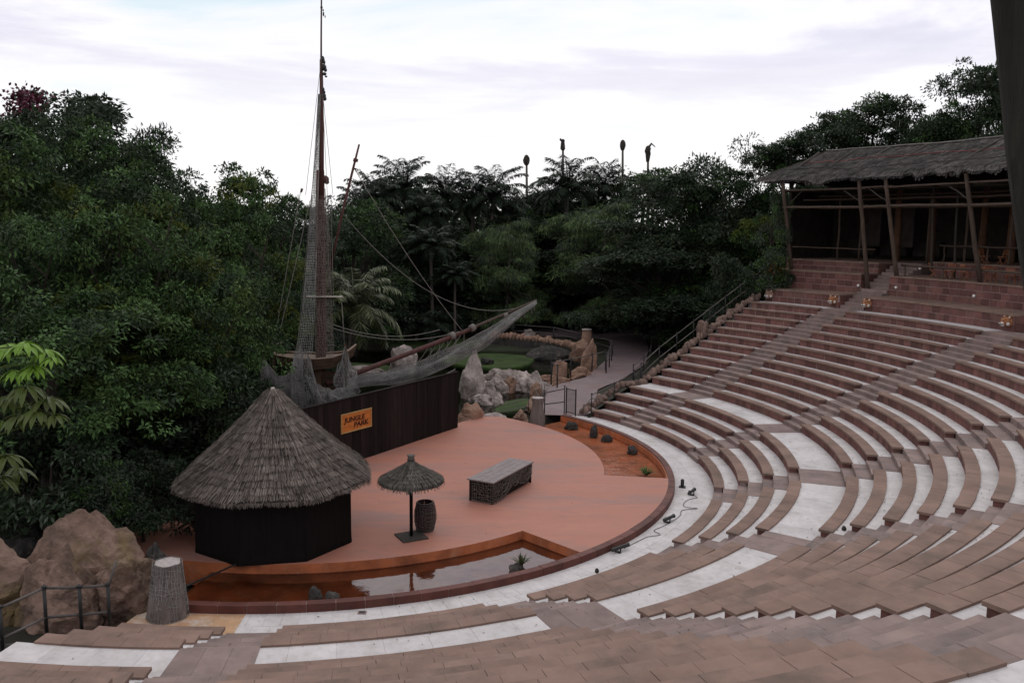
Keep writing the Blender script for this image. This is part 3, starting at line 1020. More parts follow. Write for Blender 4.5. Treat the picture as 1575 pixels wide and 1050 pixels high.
# the log in front of the camera: a leaning post of the same kind of pavilion
pb, pt = at(1627, 560, -31.2), at(1554, -60, -31.0)
t = thing('log_post', 'thick grey leaning log post rising along the edge of the picture', 'post', (pb.x, pb.y, W2_Z1))
axis = (pt - pb) / (pt.z - pb.z)
lo_ = pb + axis * (W2_Z1 - pb.z)
hi_ = pb + axis * (13.0 - pb.z)
off = C_R * 0.0
pts = [lo_.lerp(hi_, i / 14) + off + Vector(noise.noise_vector((i * 0.5, 3, 1))) * 0.018 for i in range(15)]
MB().tube([p - Vector(t.location) for p in pts], [0.135 - 0.0012 * i for i in range(15)], 18).build('shaft', MT['darklog'], t, True)
mb = MB().lathe([(0.26, 0.0), (0.26, 0.10), (0.22, 0.12)], 16, c=tuple(pts[0] - Vector(t.location)))
mb.build('footing', MT['step'], t)


# ------------------------------------------------------------------ wooden chairs and tables on the pavilion decks
def chair_mesh_parts(root):
    mt = MT['chair']
    MB().box((0, 0, 0.44), (0.42, 0.42, 0.035)).build('seat', mt, root)
    for x in (-0.19, 0.19):
        MB().beam((x, -0.22, 0), (x, 0.17, 0.46), 0.04, 0.03).build('leg', mt, root)
        MB().beam((x, 0.22, 0), (x, -0.12, 0.46), 0.04, 0.03).build('leg', mt, root)
        MB().beam((x, 0.17, 0.44), (x, 0.27, 0.86), 0.04, 0.03).build('back_post', mt, root)
    for z, y in ((0.60, 0.21), (0.70, 0.235), (0.81, 0.26)):
        MB().box((0, y, z), (0.36, 0.025, 0.065)).build('slat', mt, root)


def copy_tree(o, parent=None):
    c = o.copy()
    COL.objects.link(c)
    c.parent = parent
    for ch in list(o.children):
        copy_tree(ch, c)
    return c


ch0 = None
CH = [(23.0, 34.0, W2_Z1, 70, 'pale'), (21.4, 34.1, W2_Z1, -60, 'orange'), (19.3, 34.0, W2_Z1, 100, 'dark'), (16.9, 34.2, W2_Z1, 20, 'folded'), (14.4, 34.0, W2_Z1, 140, 'orange'), (12.3, 34.1, W2_Z1, -20, 'orange'),
      (21.9, 37.1, W3_Z1 + .15, 30, 'u'), (19.9, 37.0, W3_Z1 + .15, 190, 'u'), (15.2, 37.2, W3_Z1 + .15, 60, 'u'), (11.8, 37.0, W3_Z1 + .15, 110, 'u')]
CL = ['wooden chair at the lamp end of the front row behind the log rail', 'second wooden chair along the front log rail, counted from the lamp', 'third wooden chair along the front log rail, counted from the lamp',
      'wooden chair beside the foot of the leaning front post', 'first wooden chair past the leaning front post, behind the low rail', 'second wooden chair past the leaning front post, behind the low rail',
      'dim wooden chair under the upper log rail, beside the orange trunk column', 'dim wooden chair under the upper rail, next to the leaning post', 'dim wooden chair under the upper rail, past the leaning post',
      'dim wooden chair at the far end of the upper rail']
for (a, r, z, rz, _), lab in zip(CH, CL):
    if ch0 is None:
        ch0 = o = thing('wooden_chair', lab, 'chair', (0, 0, 0), 'folding wooden chairs on the pavilion decks')
        chair_mesh_parts(o)
    else:
        o = copy_tree(ch0)
        o['label'] = lab
    o.location = P(r, a, z + 0.0)
    o.rotation_euler = (0, 0, rad(rz))
TB = [(18.2, 34.7, W2_Z1, 'small wooden table among the front chairs behind the log rail'), (13.2, 34.7, W2_Z1, 'small wooden table beyond the leaning post, behind the low rail'), (13.5, 37.6, W3_Z1 + .15, 'dim wooden table on the upper deck under the second rail')]
for a, r, z, lab in TB:
    t = thing('wooden_table', lab, 'table', P(r, a, z), 'small wooden tables on the pavilion decks', rz=rad(a))
    MB().box((0, 0, 0.72), (0.75, 0.75, 0.04)).build('tabletop', MT['chair'], t)
    for x in (-0.3, 0.3):
        for y in (-0.3, 0.3):
            MB().box((x, y, 0.35), (0.05, 0.05, 0.70)).build('leg', MT['chair'], t)
# ------------------------------------------------------------------ thatched hut on the stage
SZ = 0.15
HX, HY = -0.14, -9.02
hut = thing('thatched_hut', 'black-walled hut with a tall conical grey thatch roof on the stage edge', 'hut', (HX, HY, SZ))
HR, PH0 = 2.5, rad(-100)
for i in range(8):
    a0, a1 = PH0 + i * PI / 4, PH0 + (i + 1) * PI / 4
    p0, p1 = Vector((HR * math.cos(a0), HR * math.sin(a0), 0)), Vector((HR * math.cos(a1), HR * math.sin(a1), 0))
    nrm = ((p0 + p1) / 2).normalized() * 0.04
    d = (p1 - p0).normalized() * 0.03
    MB().hexa([p0 + d + nrm, p1 - d + nrm, p1 - d - nrm, p0 + d - nrm] + [q + Vector((0, 0, 2.45)) for q in (p0 + d + nrm, p1 - d + nrm, p1 - d - nrm, p0 + d - nrm)]).build('wall_panel', MT['dark'], hut)
    MB().tube([p0 * 1.0, p0 + Vector((0, 0, 2.45))], 0.05, 6).build('corner_post', MT['dark'], hut)
    lo = [p0 + nrm * 1.02 + Vector((0, 0, 0.0)), p1 + nrm * 1.02]
    MB().beam(lo[0] + Vector((0, 0, 0.06)), lo[1] + Vector((0, 0, 0.06)), 0.04, 0.12).build('skirting', MT['dark'], hut)


def octa(ph, blend=0.75):
    q = ((ph - PH0) % (PI / 4)) - PI / 8
    return (1 - blend) + blend * math.cos(PI / 8) / math.cos(q)


ERAD, EZ, AZ = 3.13, 2.20 - SZ, 5.0 - SZ


def hroof(t, ph, lift=0.0):
    r = 0.12 + (ERAD - 0.12) * t
    r *= octa(ph) if t > 0.05 else 1
    z = AZ + (EZ - AZ) * (t ** 0.96) + 0.12 * math.sin(PI * t) * -0.6
    z += 0.05 * noise.noise((ph * 1.2, t * 3, 5)) + 0.02 * noise.noise((ph * 6, t * 9, 2))
    sl = (AZ - EZ) / ERAD
    nz = 1 / math.sqrt(1 + sl * sl)
    return Vector(((r + lift * sl * nz) * math.cos(ph), (r + lift * sl * nz) * math.sin(ph), z + lift * nz))


mb = MB()
vv, ff = [], []
NP, NTT = 96, 12
for i in range(NTT + 1):
    for j in range(NP):
        vv.append(hroof(i / NTT, 2 * PI * j / NP))
for i in range(NTT):
    for j in range(NP):
        ff.append((i * NP + j, (i + 1) * NP + j, (i + 1) * NP + (j + 1) % NP, i * NP + (j + 1) % NP))
mb.add(vv, ff)
roof = mb.build('roof', MT['thatchbase'], hut, True)
rng = np.random.default_rng(3)
q = []
NL = 15
for i in range(1, NL + 1):
    t1 = i / NL
    t0 = max(0.0, t1 - 1.9 / NL)
    cnt = int(2 * PI * ERAD * t1 / 0.0135) + 16
    for j in range(cnt):
        ph = 2 * PI * (j + rng.uniform(-0.5, 0.5)) / cnt
        dt = rng.normal(0, 0.007) + 0.022 * noise.noise((ph * 3.0, i * 1.3, 0))
        a = hroof(t0, ph + rng.normal(0, 0.004), 0.015)
        tt = t1 + dt
        bb = hroof(min(tt, 1.03), ph + rng.normal(0, 0.012 / max(t1, .2)), 0.078 + rng.uniform(0, 0.028))
        w = Vector((-math.sin(ph), math.cos(ph), 0))
        wa, wb = 0.007, rng.uniform(0.004, 0.0125)
        q += [a - w * wa, a + w * wa, bb + w * wb, bb - w * wb]
        if i == NL:                          # hanging fringe
            for _ in range(2):
                ln = rng.uniform(0.04, 0.15) * (1 + 0.5 * noise.noise((ph * 4, 0, 8)))
                ph2 = ph + rng.normal(0, 0.01)
                b0 = hroof(1.0, ph2, rng.uniform(-0.03, 0.05))
                c_ = b0 + Vector((math.cos(ph2) * ln * 0.55, math.sin(ph2) * ln * 0.55, -ln * 0.85)) + w * rng.normal(0, 0.03)
                q += [b0 - w * 0.011, b0 + w * 0.011, c_ + w * 0.004, c_ - w * 0.004]
link('thatch', raw_mesh('thatch', np.array([tuple(x) for x in q]), len(q) // 4, MT['thatch']), roof, kind='stuff')
MB().lathe([(0.10, AZ - 0.10), (0.07, AZ + 0.03), (0.04, AZ + 0.06)], 10).build('finial', MT['pale'], roof, True)

# long black pole leaning from the hut across the moat
t = thing('leaning_pole', 'thin black pole lying from the hut foot across the orange moat', 'pole', (-1.0, -13.8, -0.1))
a, b = Vector((-0.62, -11.42, 0.2)), Vector((-1.55, -13.95, 0.42))
MB().tube([a - Vector(t.location), b - Vector(t.location)], 0.03, 6).build('shaft', MT['iron'], t)


# ------------------------------------------------------------------ thatch umbrella, barrel, counter
def net_grid(P2, nu, nv, r, mt, name, parent, jit=0.0, org=Vector((0, 0, 0)), skip=0.0, kind='stuff', side=3, diag=False):
    """net of thin cords over a surface P2(u,v)"""
    mb = MB()
    for i in range(nu + 1):
        pts = [P2(min(1, max(0, i / nu + (jit * noise.noise((i * 3.1, j * 1.7, 0)) / nu if 0 < i < nu else 0) + ((j / nv if diag else 0)))), j / nv) - org for j in range(nv + 1)]
        mb.tube(pts, r, side, False)
    for j in range(nv + 1):
        pts = [P2(i / nu, min(1, max(0, j / nv + (jit * noise.noise((i * 2.3, j * 3.7, 5)) / nv if 0 < j < nv else 0)))) - org for i in range(nu + 1)]
        mb.tube(pts, r, side, False)
    return mb.build(name, MT[mt], parent, kind=kind)


UX, UY = 4.22, -8.92
um = thing('thatch_umbrella', 'small thatched parasol on a dark pole standing on the terracotta stage', 'parasol', (UX, UY, SZ))
MB().box((0, 0, 0.02), (0.86, 0.86, 0.04), rad(-62)).build('base_plate', MT['greylog'], um)
MB().tube([(0, 0, 0.04), (0, 0, 2.35)], 0.055, 10).build('pole', MT['dark'], um, True)
mb = MB()


def uroof(t, ph, lift=0.0):
    r = 0.10 + 0.95 * t
    z = 2.52 - 0.50 * t ** 0.75 - 0.10 * t * t + 0.015 * noise.noise((ph * 2, t * 3, 7)) + lift
    return Vector((r * math.cos(ph), r * math.sin(ph), z))


vv = [uroof(i / 8, 2 * PI * j / 40) for i in range(9) for j in range(40)]
vv += [uroof(i / 8, 2 * PI * j / 40) - Vector((0, 0, 0.07)) for i in range(9) for j in range(40)]
ff = [(i * 40 + j, (i + 1) * 40 + j, (i + 1) * 40 + (j + 1) % 40, i * 40 + (j + 1) % 40) for i in range(8) for j in range(40)]
ff += [tuple(360 + q_ for q_ in reversed(f)) for f in ff]
ff += [(320 + j, 680 + j, 680 + (j + 1) % 40, 320 + (j + 1) % 40) for j in range(40)]
mb.add(vv, ff)
can = mb.build('canopy', MT['thatchbase'], um, True)
q = []
for i in range(1, 8):
    t1 = i / 7
    for j in range(int(60 + 240 * t1)):
        ph = rng.uniform(0, 2 * PI)
        a = uroof(max(0, t1 - 0.25), ph, 0.012)
        b_ = uroof(t1 + rng.normal(0, 0.012), ph + rng.normal(0, 0.02), 0.035 + rng.uniform(0, 0.015))
        w = Vector((-math.sin(ph), math.cos(ph), 0))
        q += [a - w * .006, a + w * .006, b_ + w * .012, b_ - w * .012]
        if i == 7:
            c_ = uroof(1.0, ph) + Vector((math.cos(ph) * 0.05, math.sin(ph) * 0.05, -rng.uniform(0.05, 0.17)))
            q += [b_ - w * .012, b_ + w * .012, c_ + w * .006, c_ - w * .006]
link('thatch', raw_mesh('thatch', np.array([tuple(x) for x in q]), len(q) // 4, MT['umbrella']), can, kind='stuff')
MB().lathe([(0.20, 2.42), (0.13, 2.50), (0.10, 2.58), (0.115, 2.68), (0.13, 2.74), (0.09, 2.75)], 12).build('tied_top', MT['umbrella'], can, True)
MB().lathe([(0.122, 2.55), (0.125, 2.585), (0.118, 2.60)], 12).build('rope_tie', MT['greylog'], can, True)
for k in range(8):
    a = 2 * PI * k / 8
    MB().beam((0, 0, 2.36), (0.95 * math.cos(a), 0.95 * math.sin(a), 1.86), 0.025, 0.025).build('rib', MT['dark'], um)

bx_, by_ = 4.60, -8.28
ba = thing('barrel', 'dark open wooden barrel wrapped in netting beside the parasol pole', 'barrel', (bx_, by_, SZ))


def brad(z):
    u = z / 0.98
    return 0.275 + 0.085 * math.sin(PI * u)


NS = 18
for i in range(NS):
    a0, a1 = 2 * PI * i / NS + 0.012, 2 * PI * (i + 1) / NS - 0.012
    vv, ff = [], []
    for k in range(7):
        z = 0.98 * k / 6
        r = brad(z)
        for aa, rr in ((a0, r), (a1, r), (a1, r - 0.03), (a0, r - 0.03)):
            vv.append((rr * math.cos(aa), rr * math.sin(aa), z))
    for k in range(6):
        for c in range(4):
            ff.append((k * 4 + c, k * 4 + (c + 1) % 4, (k + 1) * 4 + (c + 1) % 4, (k + 1) * 4 + c))
    ff += [(3, 2, 1, 0), (24, 25, 26, 27)]
    MB().add(vv, ff).build('stave', MT['barrel'], ba)
for z in (0.06, 0.30, 0.68, 0.92):
    MB().lathe([(brad(z) + 0.002, z - 0.02), (brad(z) + 0.012, z - 0.015), (brad(z) + 0.012, z + 0.015), (brad(z) + 0.002, z + 0.02)], 24, cap=False).build('hoop', MT['iron'], ba)
MB().lathe([(0.26, 0.05), (0.30, 0.5), (0.01, 0.55)], 18).build('barrel_bottom', MT['dark'], ba)
net_grid(lambda u, v: Vector(((brad(0.98 * v) + 0.02 + 0.012 * noise.noise((u * 9, v * 7, 0))) * math.cos(rad(-150 + 190 * u)), (brad(0.98 * v) + 0.02) * math.sin(rad(-150 + 190 * u)), 0.03 + 0.95 * v)), 17, 14, 0.0062, 'netdark', 'net', ba, 1.0)

# counter: corners found on the stage floor
cA, cB, cC = Vector((5.94, -5.08, SZ)), Vector((6.79, -5.52, SZ)), Vector((8.27, -2.78, SZ))
ux = (cB - cA)
WID = ux.length
ux.normalize()
uy = (cC - cB)
LEN = uy.length
uy = Vector((-ux.y, ux.x, 0))
co = thing('counter', 'long low bar counter with plank top and netting hung over its dark sides', 'counter', (cA + cB) / 2 + uy * LEN / 2 - Vector((0, 0, 0)), rz=math.atan2(ux.y, ux.x))
HC = 0.80
for i in range(4):
    w = (WID + 0.16) / 4
    MB().box((-(WID + 0.16) / 2 + w * (i + 0.5), 0, HC + 0.02), (w - 0.012, LEN + 0.2, 0.045)).build('plank', MT['counter'], co)
MB().box((0, 0, HC - 0.03), (WID + 0.02, LEN + 0.04, 0.05)).build('top_frame', MT['plank'], co)
nb = 13
for i in range(nb):
    y = -LEN / 2 + LEN * (i + 0.5) / nb
    for x in (-WID / 2 + 0.05, WID / 2 - 0.05):
        MB().box((x, y, 0.41), (0.03, LEN / nb - 0.012, 0.74)).build('board', MT['plank'], co)
for i in range(4):
    x = -WID / 2 + 0.09 + (WID - 0.18) * (i + 0.5) / 4
    for y in (-LEN / 2 + 0.03, LEN / 2 - 0.03):
        MB().box((x, y, 0.41), ((WID - 0.18) / 4 - 0.012, 0.03, 0.72)).build('board', MT['plank'], co)
for x in (-WID / 2 + 0.02, WID / 2 - 0.02):
    for y in (-LEN / 2, LEN / 2):
        MB().box((x, y, 0.385), (0.07, 0.07, 0.77)).build('leg', MT['plank'], co)


def cnet_end(u, v):
    return Vector((-WID / 2 + 0.12 + (WID - 0.08) * u, -LEN / 2 - 0.06 - 0.02 * noise.noise((u * 5, v * 5, 1)), 0.05 + 0.72 * v))


def cnet_side(u, v):
    z = 0.77 - (1 - v) * (0.70 - 0.30 * u + 0.16 * math.sin(u * 9.5))
    return Vector((WID / 2 + 0.055 + 0.03 * noise.noise((u * 8, v * 4, 3)), -LEN / 2 + LEN * u, z))


net_grid(cnet_end, 9, 8, 0.009, 'netdark', 'net', co, 0.8)
net_grid(cnet_side, 30, 8, 0.009, 'netdark', 'net', co, 1.4)
for k in range(3):                           # ropes hung in swags on the long side
    y0, y1 = -LEN / 2 + 0.25 + k * LEN * 0.3, -LEN / 2 + 0.25 + (k + 1) * LEN * 0.3
    MB().tube([(WID / 2 + 0.09, y0 + (y1 - y0) * i / 10, 0.74 - 0.45 * math.sin(PI * i / 10)) for i in range(11)], 0.014, 5).build('rope', MT['netdark'], co)

# ------------------------------------------------------------------ dark backdrop wall with sign
WP0, WU = Vector((4.74, 6.50, SZ)), Vector((-0.518, -0.8555, 0)).normalized()
WN = Vector((WU.y, -WU.x, 0))
if WN.dot(CAM - WP0) < 0:
    WN = -WN
WLEN, WH = 11.2, 2.80
bw = thing('stage_wall', 'tall black plank wall closing the back of the stage, carrying an orange sign', 'wall', WP0 + WU * WLEN / 2)
bwo = Vector(bw.location)
npk = 40
for i in range(npk):
    c = WP0 + WU * (WLEN * (i + 0.5) / npk) - bwo + Vector((0, 0, WH / 2)) - WN * random.uniform(0, 0.012)
    MB().box(c, (WLEN / npk - 0.010, 0.05, WH + random.uniform(-0.012, 0.012)), math.atan2(WU.y, WU.x)).build('plank', MT['plank'], bw)
for z in (0.5, 1.5, 2.5):
    a_, b_ = WP0 - WN * 0.075 - bwo + Vector((0, 0, z)), WP0 + WU * WLEN - WN * 0.075 - bwo + Vector((0, 0, z))
    MB().beam(a_, b_, 0.07, 0.10).build('rail', MT['dark'], bw)
MB().beam(WP0 - bwo + Vector((0, 0, WH + 0.03)), WP0 + WU * WLEN - bwo + Vector((0, 0, WH + 0.03)), 0.14, 0.05).build('top_rail', MT['plank'], bw)


def onwall(px, py):
    d = ray(px, py)
    s_ = (WP0 - CAM).dot(WN) / d.dot(WN)
    return CAM + d * s_


s00, s10, s11, s01 = onwall(523, 667), onwall(569.5, 655), onwall(569.5, 626), onwall(523, 637.5)
sc_ = (s00 + s10 + s11 + s01) / 4
SW = abs((s10 - s00).dot(WU))
SH = ((s01.z - s00.z) + (s11.z - s10.z)) / 2
tilt = math.atan2(((s10.z - s00.z) + (s11.z - s01.z)) / 2, SW)
sg = thing('sign', 'orange wooden JUNGLE PARK sign hung on the black stage wall', 'sign', sc_ + WN * 0.05)
# local frame: x along the wall (towards the right in view), y up, z out of the wall
ex = -WU
Ms = Matrix((ex, Vector((0, 0, 1)), WN)).transposed().to_4x4()
sg.matrix_world = Matrix.Translation(sc_ + WN * 0.05) @ Ms @ Matrix.Rotation(tilt, 4, 'Z')
nbd = 4
for i in range(nbd):
    hgt = SH / nbd
    MB().box((0, -SH / 2 + hgt * (i + 0.5), 0), (SW, hgt - 0.008, 0.035)).build('board', MT['sign'], sg)
for y in (-SH / 2 + 0.02, SH / 2 - 0.02):
    MB().box((0, y, 0.022), (SW + 0.03, 0.05, 0.03)).build('frame', MT['signtrim'], sg)
for x in (-SW / 2 + 0.015, SW / 2 - 0.015):
    MB().box((x, 0, 0.022), (0.04, SH - 0.1, 0.03)).build('frame', MT['signtrim'], sg)


def text(body, size, loc, parent, mt, squash=1.0, shear=0.1, extr=0.006):
    cu = bpy.data.curves.new('lettering', 'FONT')
    cu.body = body
    cu.size = size
    cu.align_x = 'CENTER'
    cu.align_y = 'CENTER'
    cu.extrude = extr
    cu.shear = shear
    cu.offset = size * 0.022
    tmp = bpy.data.objects.new('lettering_source', cu)
    COL.objects.link(tmp)
    bpy.context.view_layer.update()
    dg = bpy.context.evaluated_depsgraph_get()
    me = bpy.data.meshes.new_from_object(tmp.evaluated_get(dg))
    bpy.data.objects.remove(tmp)
    me.name = 'lettering'
    me.materials.clear()
    me.materials.append(mt)
    o = link('lettering', me, parent, loc)
    o.scale = (squash, 1, 1)
    return o


text('JUNGLE', SH * 0.36, (-SW * 0.07, SH * 0.13, 0.025), sg, MT['letter'], SW * 0.74 / (SH * 0.36 * 3.9))
text('PARK', SH * 0.36, (SW * 0.14, -SH * 0.19, 0.025), sg, MT['letter'], SW * 0.52 / (SH * 0.36 * 2.6))

# ------------------------------------------------------------------ ship: mast, spars, hull, rigging
MY = 4.0
MB0 = Vector((-1.42, MY, 0.0))
ship = thing('sailing_ship', 'old sailing ship with a tall red-brown mast and long bowsprit behind the stage wall', 'ship', MB0)


def sp(px, py, Y=MY):
    return at(px, py, Y) - MB0


def S_tube(name, pts, r, mt='mast', n=10, parent=None):
    return MB().tube(pts, r, n).build(name, MT[mt], parent or ship, True)


S_tube('mast', [Vector((0, 0, 0.0)), sp(496.5, 560), sp(495, 400), sp(494.5, 300), sp(494, 262)], [0.17, 0.165, 0.16, 0.15, 0.14])
S_tube('mast_step', [sp(490, 600, MY - .22), sp(489, 560, MY - .22), sp(490, 470, MY - .22), sp(487, 330, MY - .22), sp(489, 262, MY - .2)], [0.10, 0.10, 0.09, 0.085, 0.07])
tm = S_tube('topmast', [sp(494, 300, MY - .05), sp(494.5, 200), sp(494.5, 145), sp(494, 92)], [0.125, 0.115, 0.09, 0.07])
S_tube('pole_mast', [sp(494, 150), sp(494, 60), sp(494.5, -20), sp(495, -60)], [0.05, 0.04, 0.033, 0.025])
for px, py, w, h in ((496, 92, .16, .22), (498, 104, .20, .20), (499, 114, .16, .10), (496, 138, .16, .16), (497, 148, .22, .22), (493, 268, .24, .20), (500, 276, .30, .24), (494.5, 12, .09, .10), (497.5, 22, .06, .14)):
    mb = MB()
    ell(mb, sp(px, py), (w * 0.62, w * 0.5, h * 0.75), 8, 6)
    ell(mb, sp(px + 2.5, py + 4), (w * 0.4, w * 0.4, h * 0.45), 7, 5)
    mb.build('block_and_tackle', MT['iron' if py < 160 else 'mast'], ship, True)
MB().box(sp(499.5, 456, MY - 0.3), (1.62, 0.4, 0.035)).build('spreader', MT['pale'], ship)
S_tube('spreader_rod', [sp(525, 456), sp(530, 535)], 0.02, 'rope', 5)
# gaff and bowsprit
S_tube('gaff', [sp(505, 425), sp(527, 325), sp(543, 260), sp(552.5, 222)], [0.055, 0.06, 0.055, 0.042])
S_tube('gaff_ring', [sp(546.5, 249), sp(547.5, 244)], 0.11, 'mast')
BT = at(825, 464, 11.0)
BB = at(502, 590, 3.6)
BD = BT - BB
bow = S_tube('bowsprit', [BB + BD * q - MB0 + Vector((0, 0, -0.10 * math.sin(PI * q))) for q in (0, .15, .3, .45, .6, .68)], [0.13, 0.128, 0.125, 0.12, 0.11, 0.095])
S_tube('jib_boom', [BB + BD * q - MB0 + Vector((0, 0, 0.10 - 0.18 * math.sin(PI * q))) for q in (.55, .65, .75, .85, .95, 1.0)], [0.085, 0.085, 0.08, 0.07, 0.055, 0.04], 'pale' if False else 'log')
for q in (.56, .66, .83):
    c = BB + BD * q - MB0
    S_tube('lashing', [c - BD.normalized() * 0.12 + Vector((0, 0, -.06)), c + BD.normalized() * 0.12 + Vector((0, 0, -.06))], 0.20 if q < .8 else 0.13, 'rope', 8)
S_tube('boom_stay', [BB + BD * q - MB0 + Vector((0, 0, -0.45 + 0.55 * q)) for q in (.52, .7, .85)], 0.06, 'log', 6)
# hull: small sheered body with plank sides and tan deck
hw = [(-2.55, 0.02, 0.30), (-2.0, 0.55, 0.10), (-1.2, 0.85, 0.02), (-0.2, 0.95, 0.0), (0.6, 0.85, 0.06), (1.15, 0.55, 0.22), (1.55, 0.03, 0.55)]
dz0 = sp(470, 548).z
mbs = [MB() for _ in range(3)]
for sgn in (-1, 1):
    for lv in range(3):
        vv, ff = [], []
        for x, y, z in hw:
            for q in (0, 1):
                hq = lv * 0.16 + q * 0.15
                f = 1 - 0.18 * hq
                for th in (0, 0.04):
                    vv.append((x * (1 - 0.03 * lv), sgn * (y * f + 0.02 - th), dz0 + z - hq))
        for i in range(len(hw) - 1):
            a = i * 4
            b = (i + 1) * 4
            ff += [(a, b, b + 2, a + 2), (a + 1, a + 3, b + 3, b + 1), (a, a + 1, b + 1, b), (a + 2, b + 2, b + 3, a + 3)]
        MB().add(vv, ff).build('hull_plank', MT['hull'], ship)
mb = MB()
vv = [(x, s_ * (y - 0.03), dz0 + z - 0.035) for x, y, z in hw for s_ in (-1, 1)]
mb.add(vv, [(2 * i, 2 * i + 1, 2 * i + 3, 2 * i + 2) for i in range(len(hw) - 1)])
mb.build('deck', MT['deck'], ship)
for s_ in (-1, 1):
    MB().tube([(x, s_ * (y + 0.02), dz0 + z + 0.03) for x, y, z in hw], 0.045, 6).build('gunwale', MT['deck'], ship, True)
for px, w in ((421, .14), (457, .10), (489, .30), (526, .12)):
    p = sp(px, 560, MY - 0.5)
    MB().box((p.x, p.y, (p.z + 0.2) / 2), (w, 0.14, p.z + 0.2)).build('support_post', MT['hull'], ship)
for i in range(4):
    MB().box(sp(446, 592 + 8 * i, MY - 0.9), (0.95, 0.05, 0.22)).build('plank', MT['cloth'], ship)
for i in range(3):
    MB().box(sp(503, 575 + 11 * i, MY - 0.3), (1.5, 0.06, 0.28)).build('plank', MT['hull'], ship)


# ropes
def rope(a, b, sag=0.0, r=0.013, n=16, mt='rope', name='rope', parent=None):
    a, b = Vector(a), Vector(b)
    pts = [a.lerp(b, i / n) - Vector((0, 0, sag * 4 * (i / n) * (1 - i / n))) for i in range(n + 1)]
    return MB().tube(pts, r, 5, False).build(name, MT[mt], parent or ship)


rope(sp(516, 315), BT - MB0, 2.1, 0.017, 30)
rope(sp(543, 255), BB + BD * .61 - MB0, 0.35, 0.017, 20)
rope(sp(498, 500), BB + BD * .60 - MB0, 0.55, 0.02, 20)
rope(sp(500, 494), BB + BD * .50 - MB0 + Vector((0, 0, .5)), 0.5, 0.014, 20)
for (ax, ay), (bx, by) in (((463, 290), (424, 512)), ((477, 308), (430, 512)), ((494, 92), (470, 300)), ((494, 145), (476, 330)), ((496, 145), (505, 330)), ((497, 150), (512, 300)), ((494, 145), (456, 545)), ((480, 300), (466, 480)), ((509, 300), (513, 470)), ((500, 290), (507, 430))):
    rope(sp(ax, ay, MY - .1), sp(bx, by, MY - .3), 0.02, 0.011 if ay < 200 else 0.015, 8)
for px, py in ((424, 518), (430, 517)):
    mb = MB()
    ell(mb, sp(px, py, MY - .3), (0.07, 0.06, 0.10), 8, 6)
    mb.build('deadeye', MT['iron'], ship, True)
for (ax, ay), (bx, by) in (((463, 290), (465, 250)), ((477, 308), (479, 296))):
    pass
rope(sp(463, 296), sp(465, 290), 0, 0.05, 2, 'mast', 'yard_end')
rope(sp(418, 529, MY - .4), sp(436, 526, MY - .4), 0.02, 0.03, 4, 'pale', 'oar')
# lines from the bowsprit to its net
for q in (.46, .5, .54, .58, .62):
    for e in (-.05, .03):
        rope(BB + BD * q - MB0, BB + BD * (q + e - .03) - MB0 + Vector((0.0, -0.4, -1.15 + q * 0.6)), 0.05, 0.014, 4, 'rope')
for q, l in ((.985, .7), (.97, .9), (.93, 1.0), (.9, .8)):
    rope(BB + BD * q - MB0, BB + BD * q - MB0 + Vector((0.05, 0, -l * .6)), 0.0, 0.02, 3, 'rope', 'rope_end')


# ratline net narrowing up the mast
def ratline(u, v):
    l = sp(452 + (489.5 - 452) * (v ** 0.62), 545 - 400 * v, MY - .5 * (1 - v))
    r = sp(479 + (493.0 - 479) * (v ** 0.62), 545 - 400 * v, MY - .55 * (1 - v) - .1)
    return l.lerp(r, u)


net_grid(ratline, 8, 100, 0.0125, 'net', 'ratline_net', ship, 0.5)


def shroud2(u, v):
    l = sp(485, 548 - 240 * v, MY - .45)
    r = sp(513 - 8 * v, 548 - 240 * v, MY - .35)
    return l.lerp(r, u) + Vector((0.05 * noise.noise((u * 4, v * 9, 1)), 0, 0))


net_grid(shroud2, 10, 56, 0.0125, 'netdark', 'ratline_net', ship, 0.9)


# draped fishing nets (each lies over the ship and is a thing of its own)
def curve_px(pts, t):
    t = min(max(t, 0), 1) * (len(pts) - 1)
    i = min(int(t), len(pts) - 2)
    f = t - i
    a, b = pts[i], pts[i + 1]
    f = f * f * (3 - 2 * f) * 0.3 + f * 0.7
    return a[0] + (b[0] - a[0]) * f, a[1] + (b[1] - a[1]) * f


def drape(name, label, top, bot, y0, y1, nu, nv, r, bulge=0.3, kind=None):
    org = at(*curve_px(bot, 0.5), (y0 + y1) / 2)
    t = thing(name, label, 'net', org, 'grey fishing nets draped on the ship')

    def P2(u, v):
        Y = y0 + (y1 - y0) * u
        a = at(*curve_px(top, u), Y)
        b = at(*curve_px(bot, u), Y)
        w = b.lerp(a, v)
        w += Vector((0, -1, 0)) * bulge * math.sin(PI * v) + Vector(noise.noise_vector((u * 7, v * 3, y0))) * 0.10
        return w
    net_grid(P2, nu, nv, r, 'net', 'net_mesh', t, 0.8, org)
    top_p = [P2(i / nu, 1.0) - org for i in range(nu + 1)]
    MB().tube(top_p, 0.022, 5, False).build('head_rope', MT['rope'], t)
    bot_p = [P2(i / nu, 0.0) - org for i in range(nu + 1)]
    MB().tube(bot_p, 0.016, 5, False).build('foot_rope', MT['rope'], t)
    return t


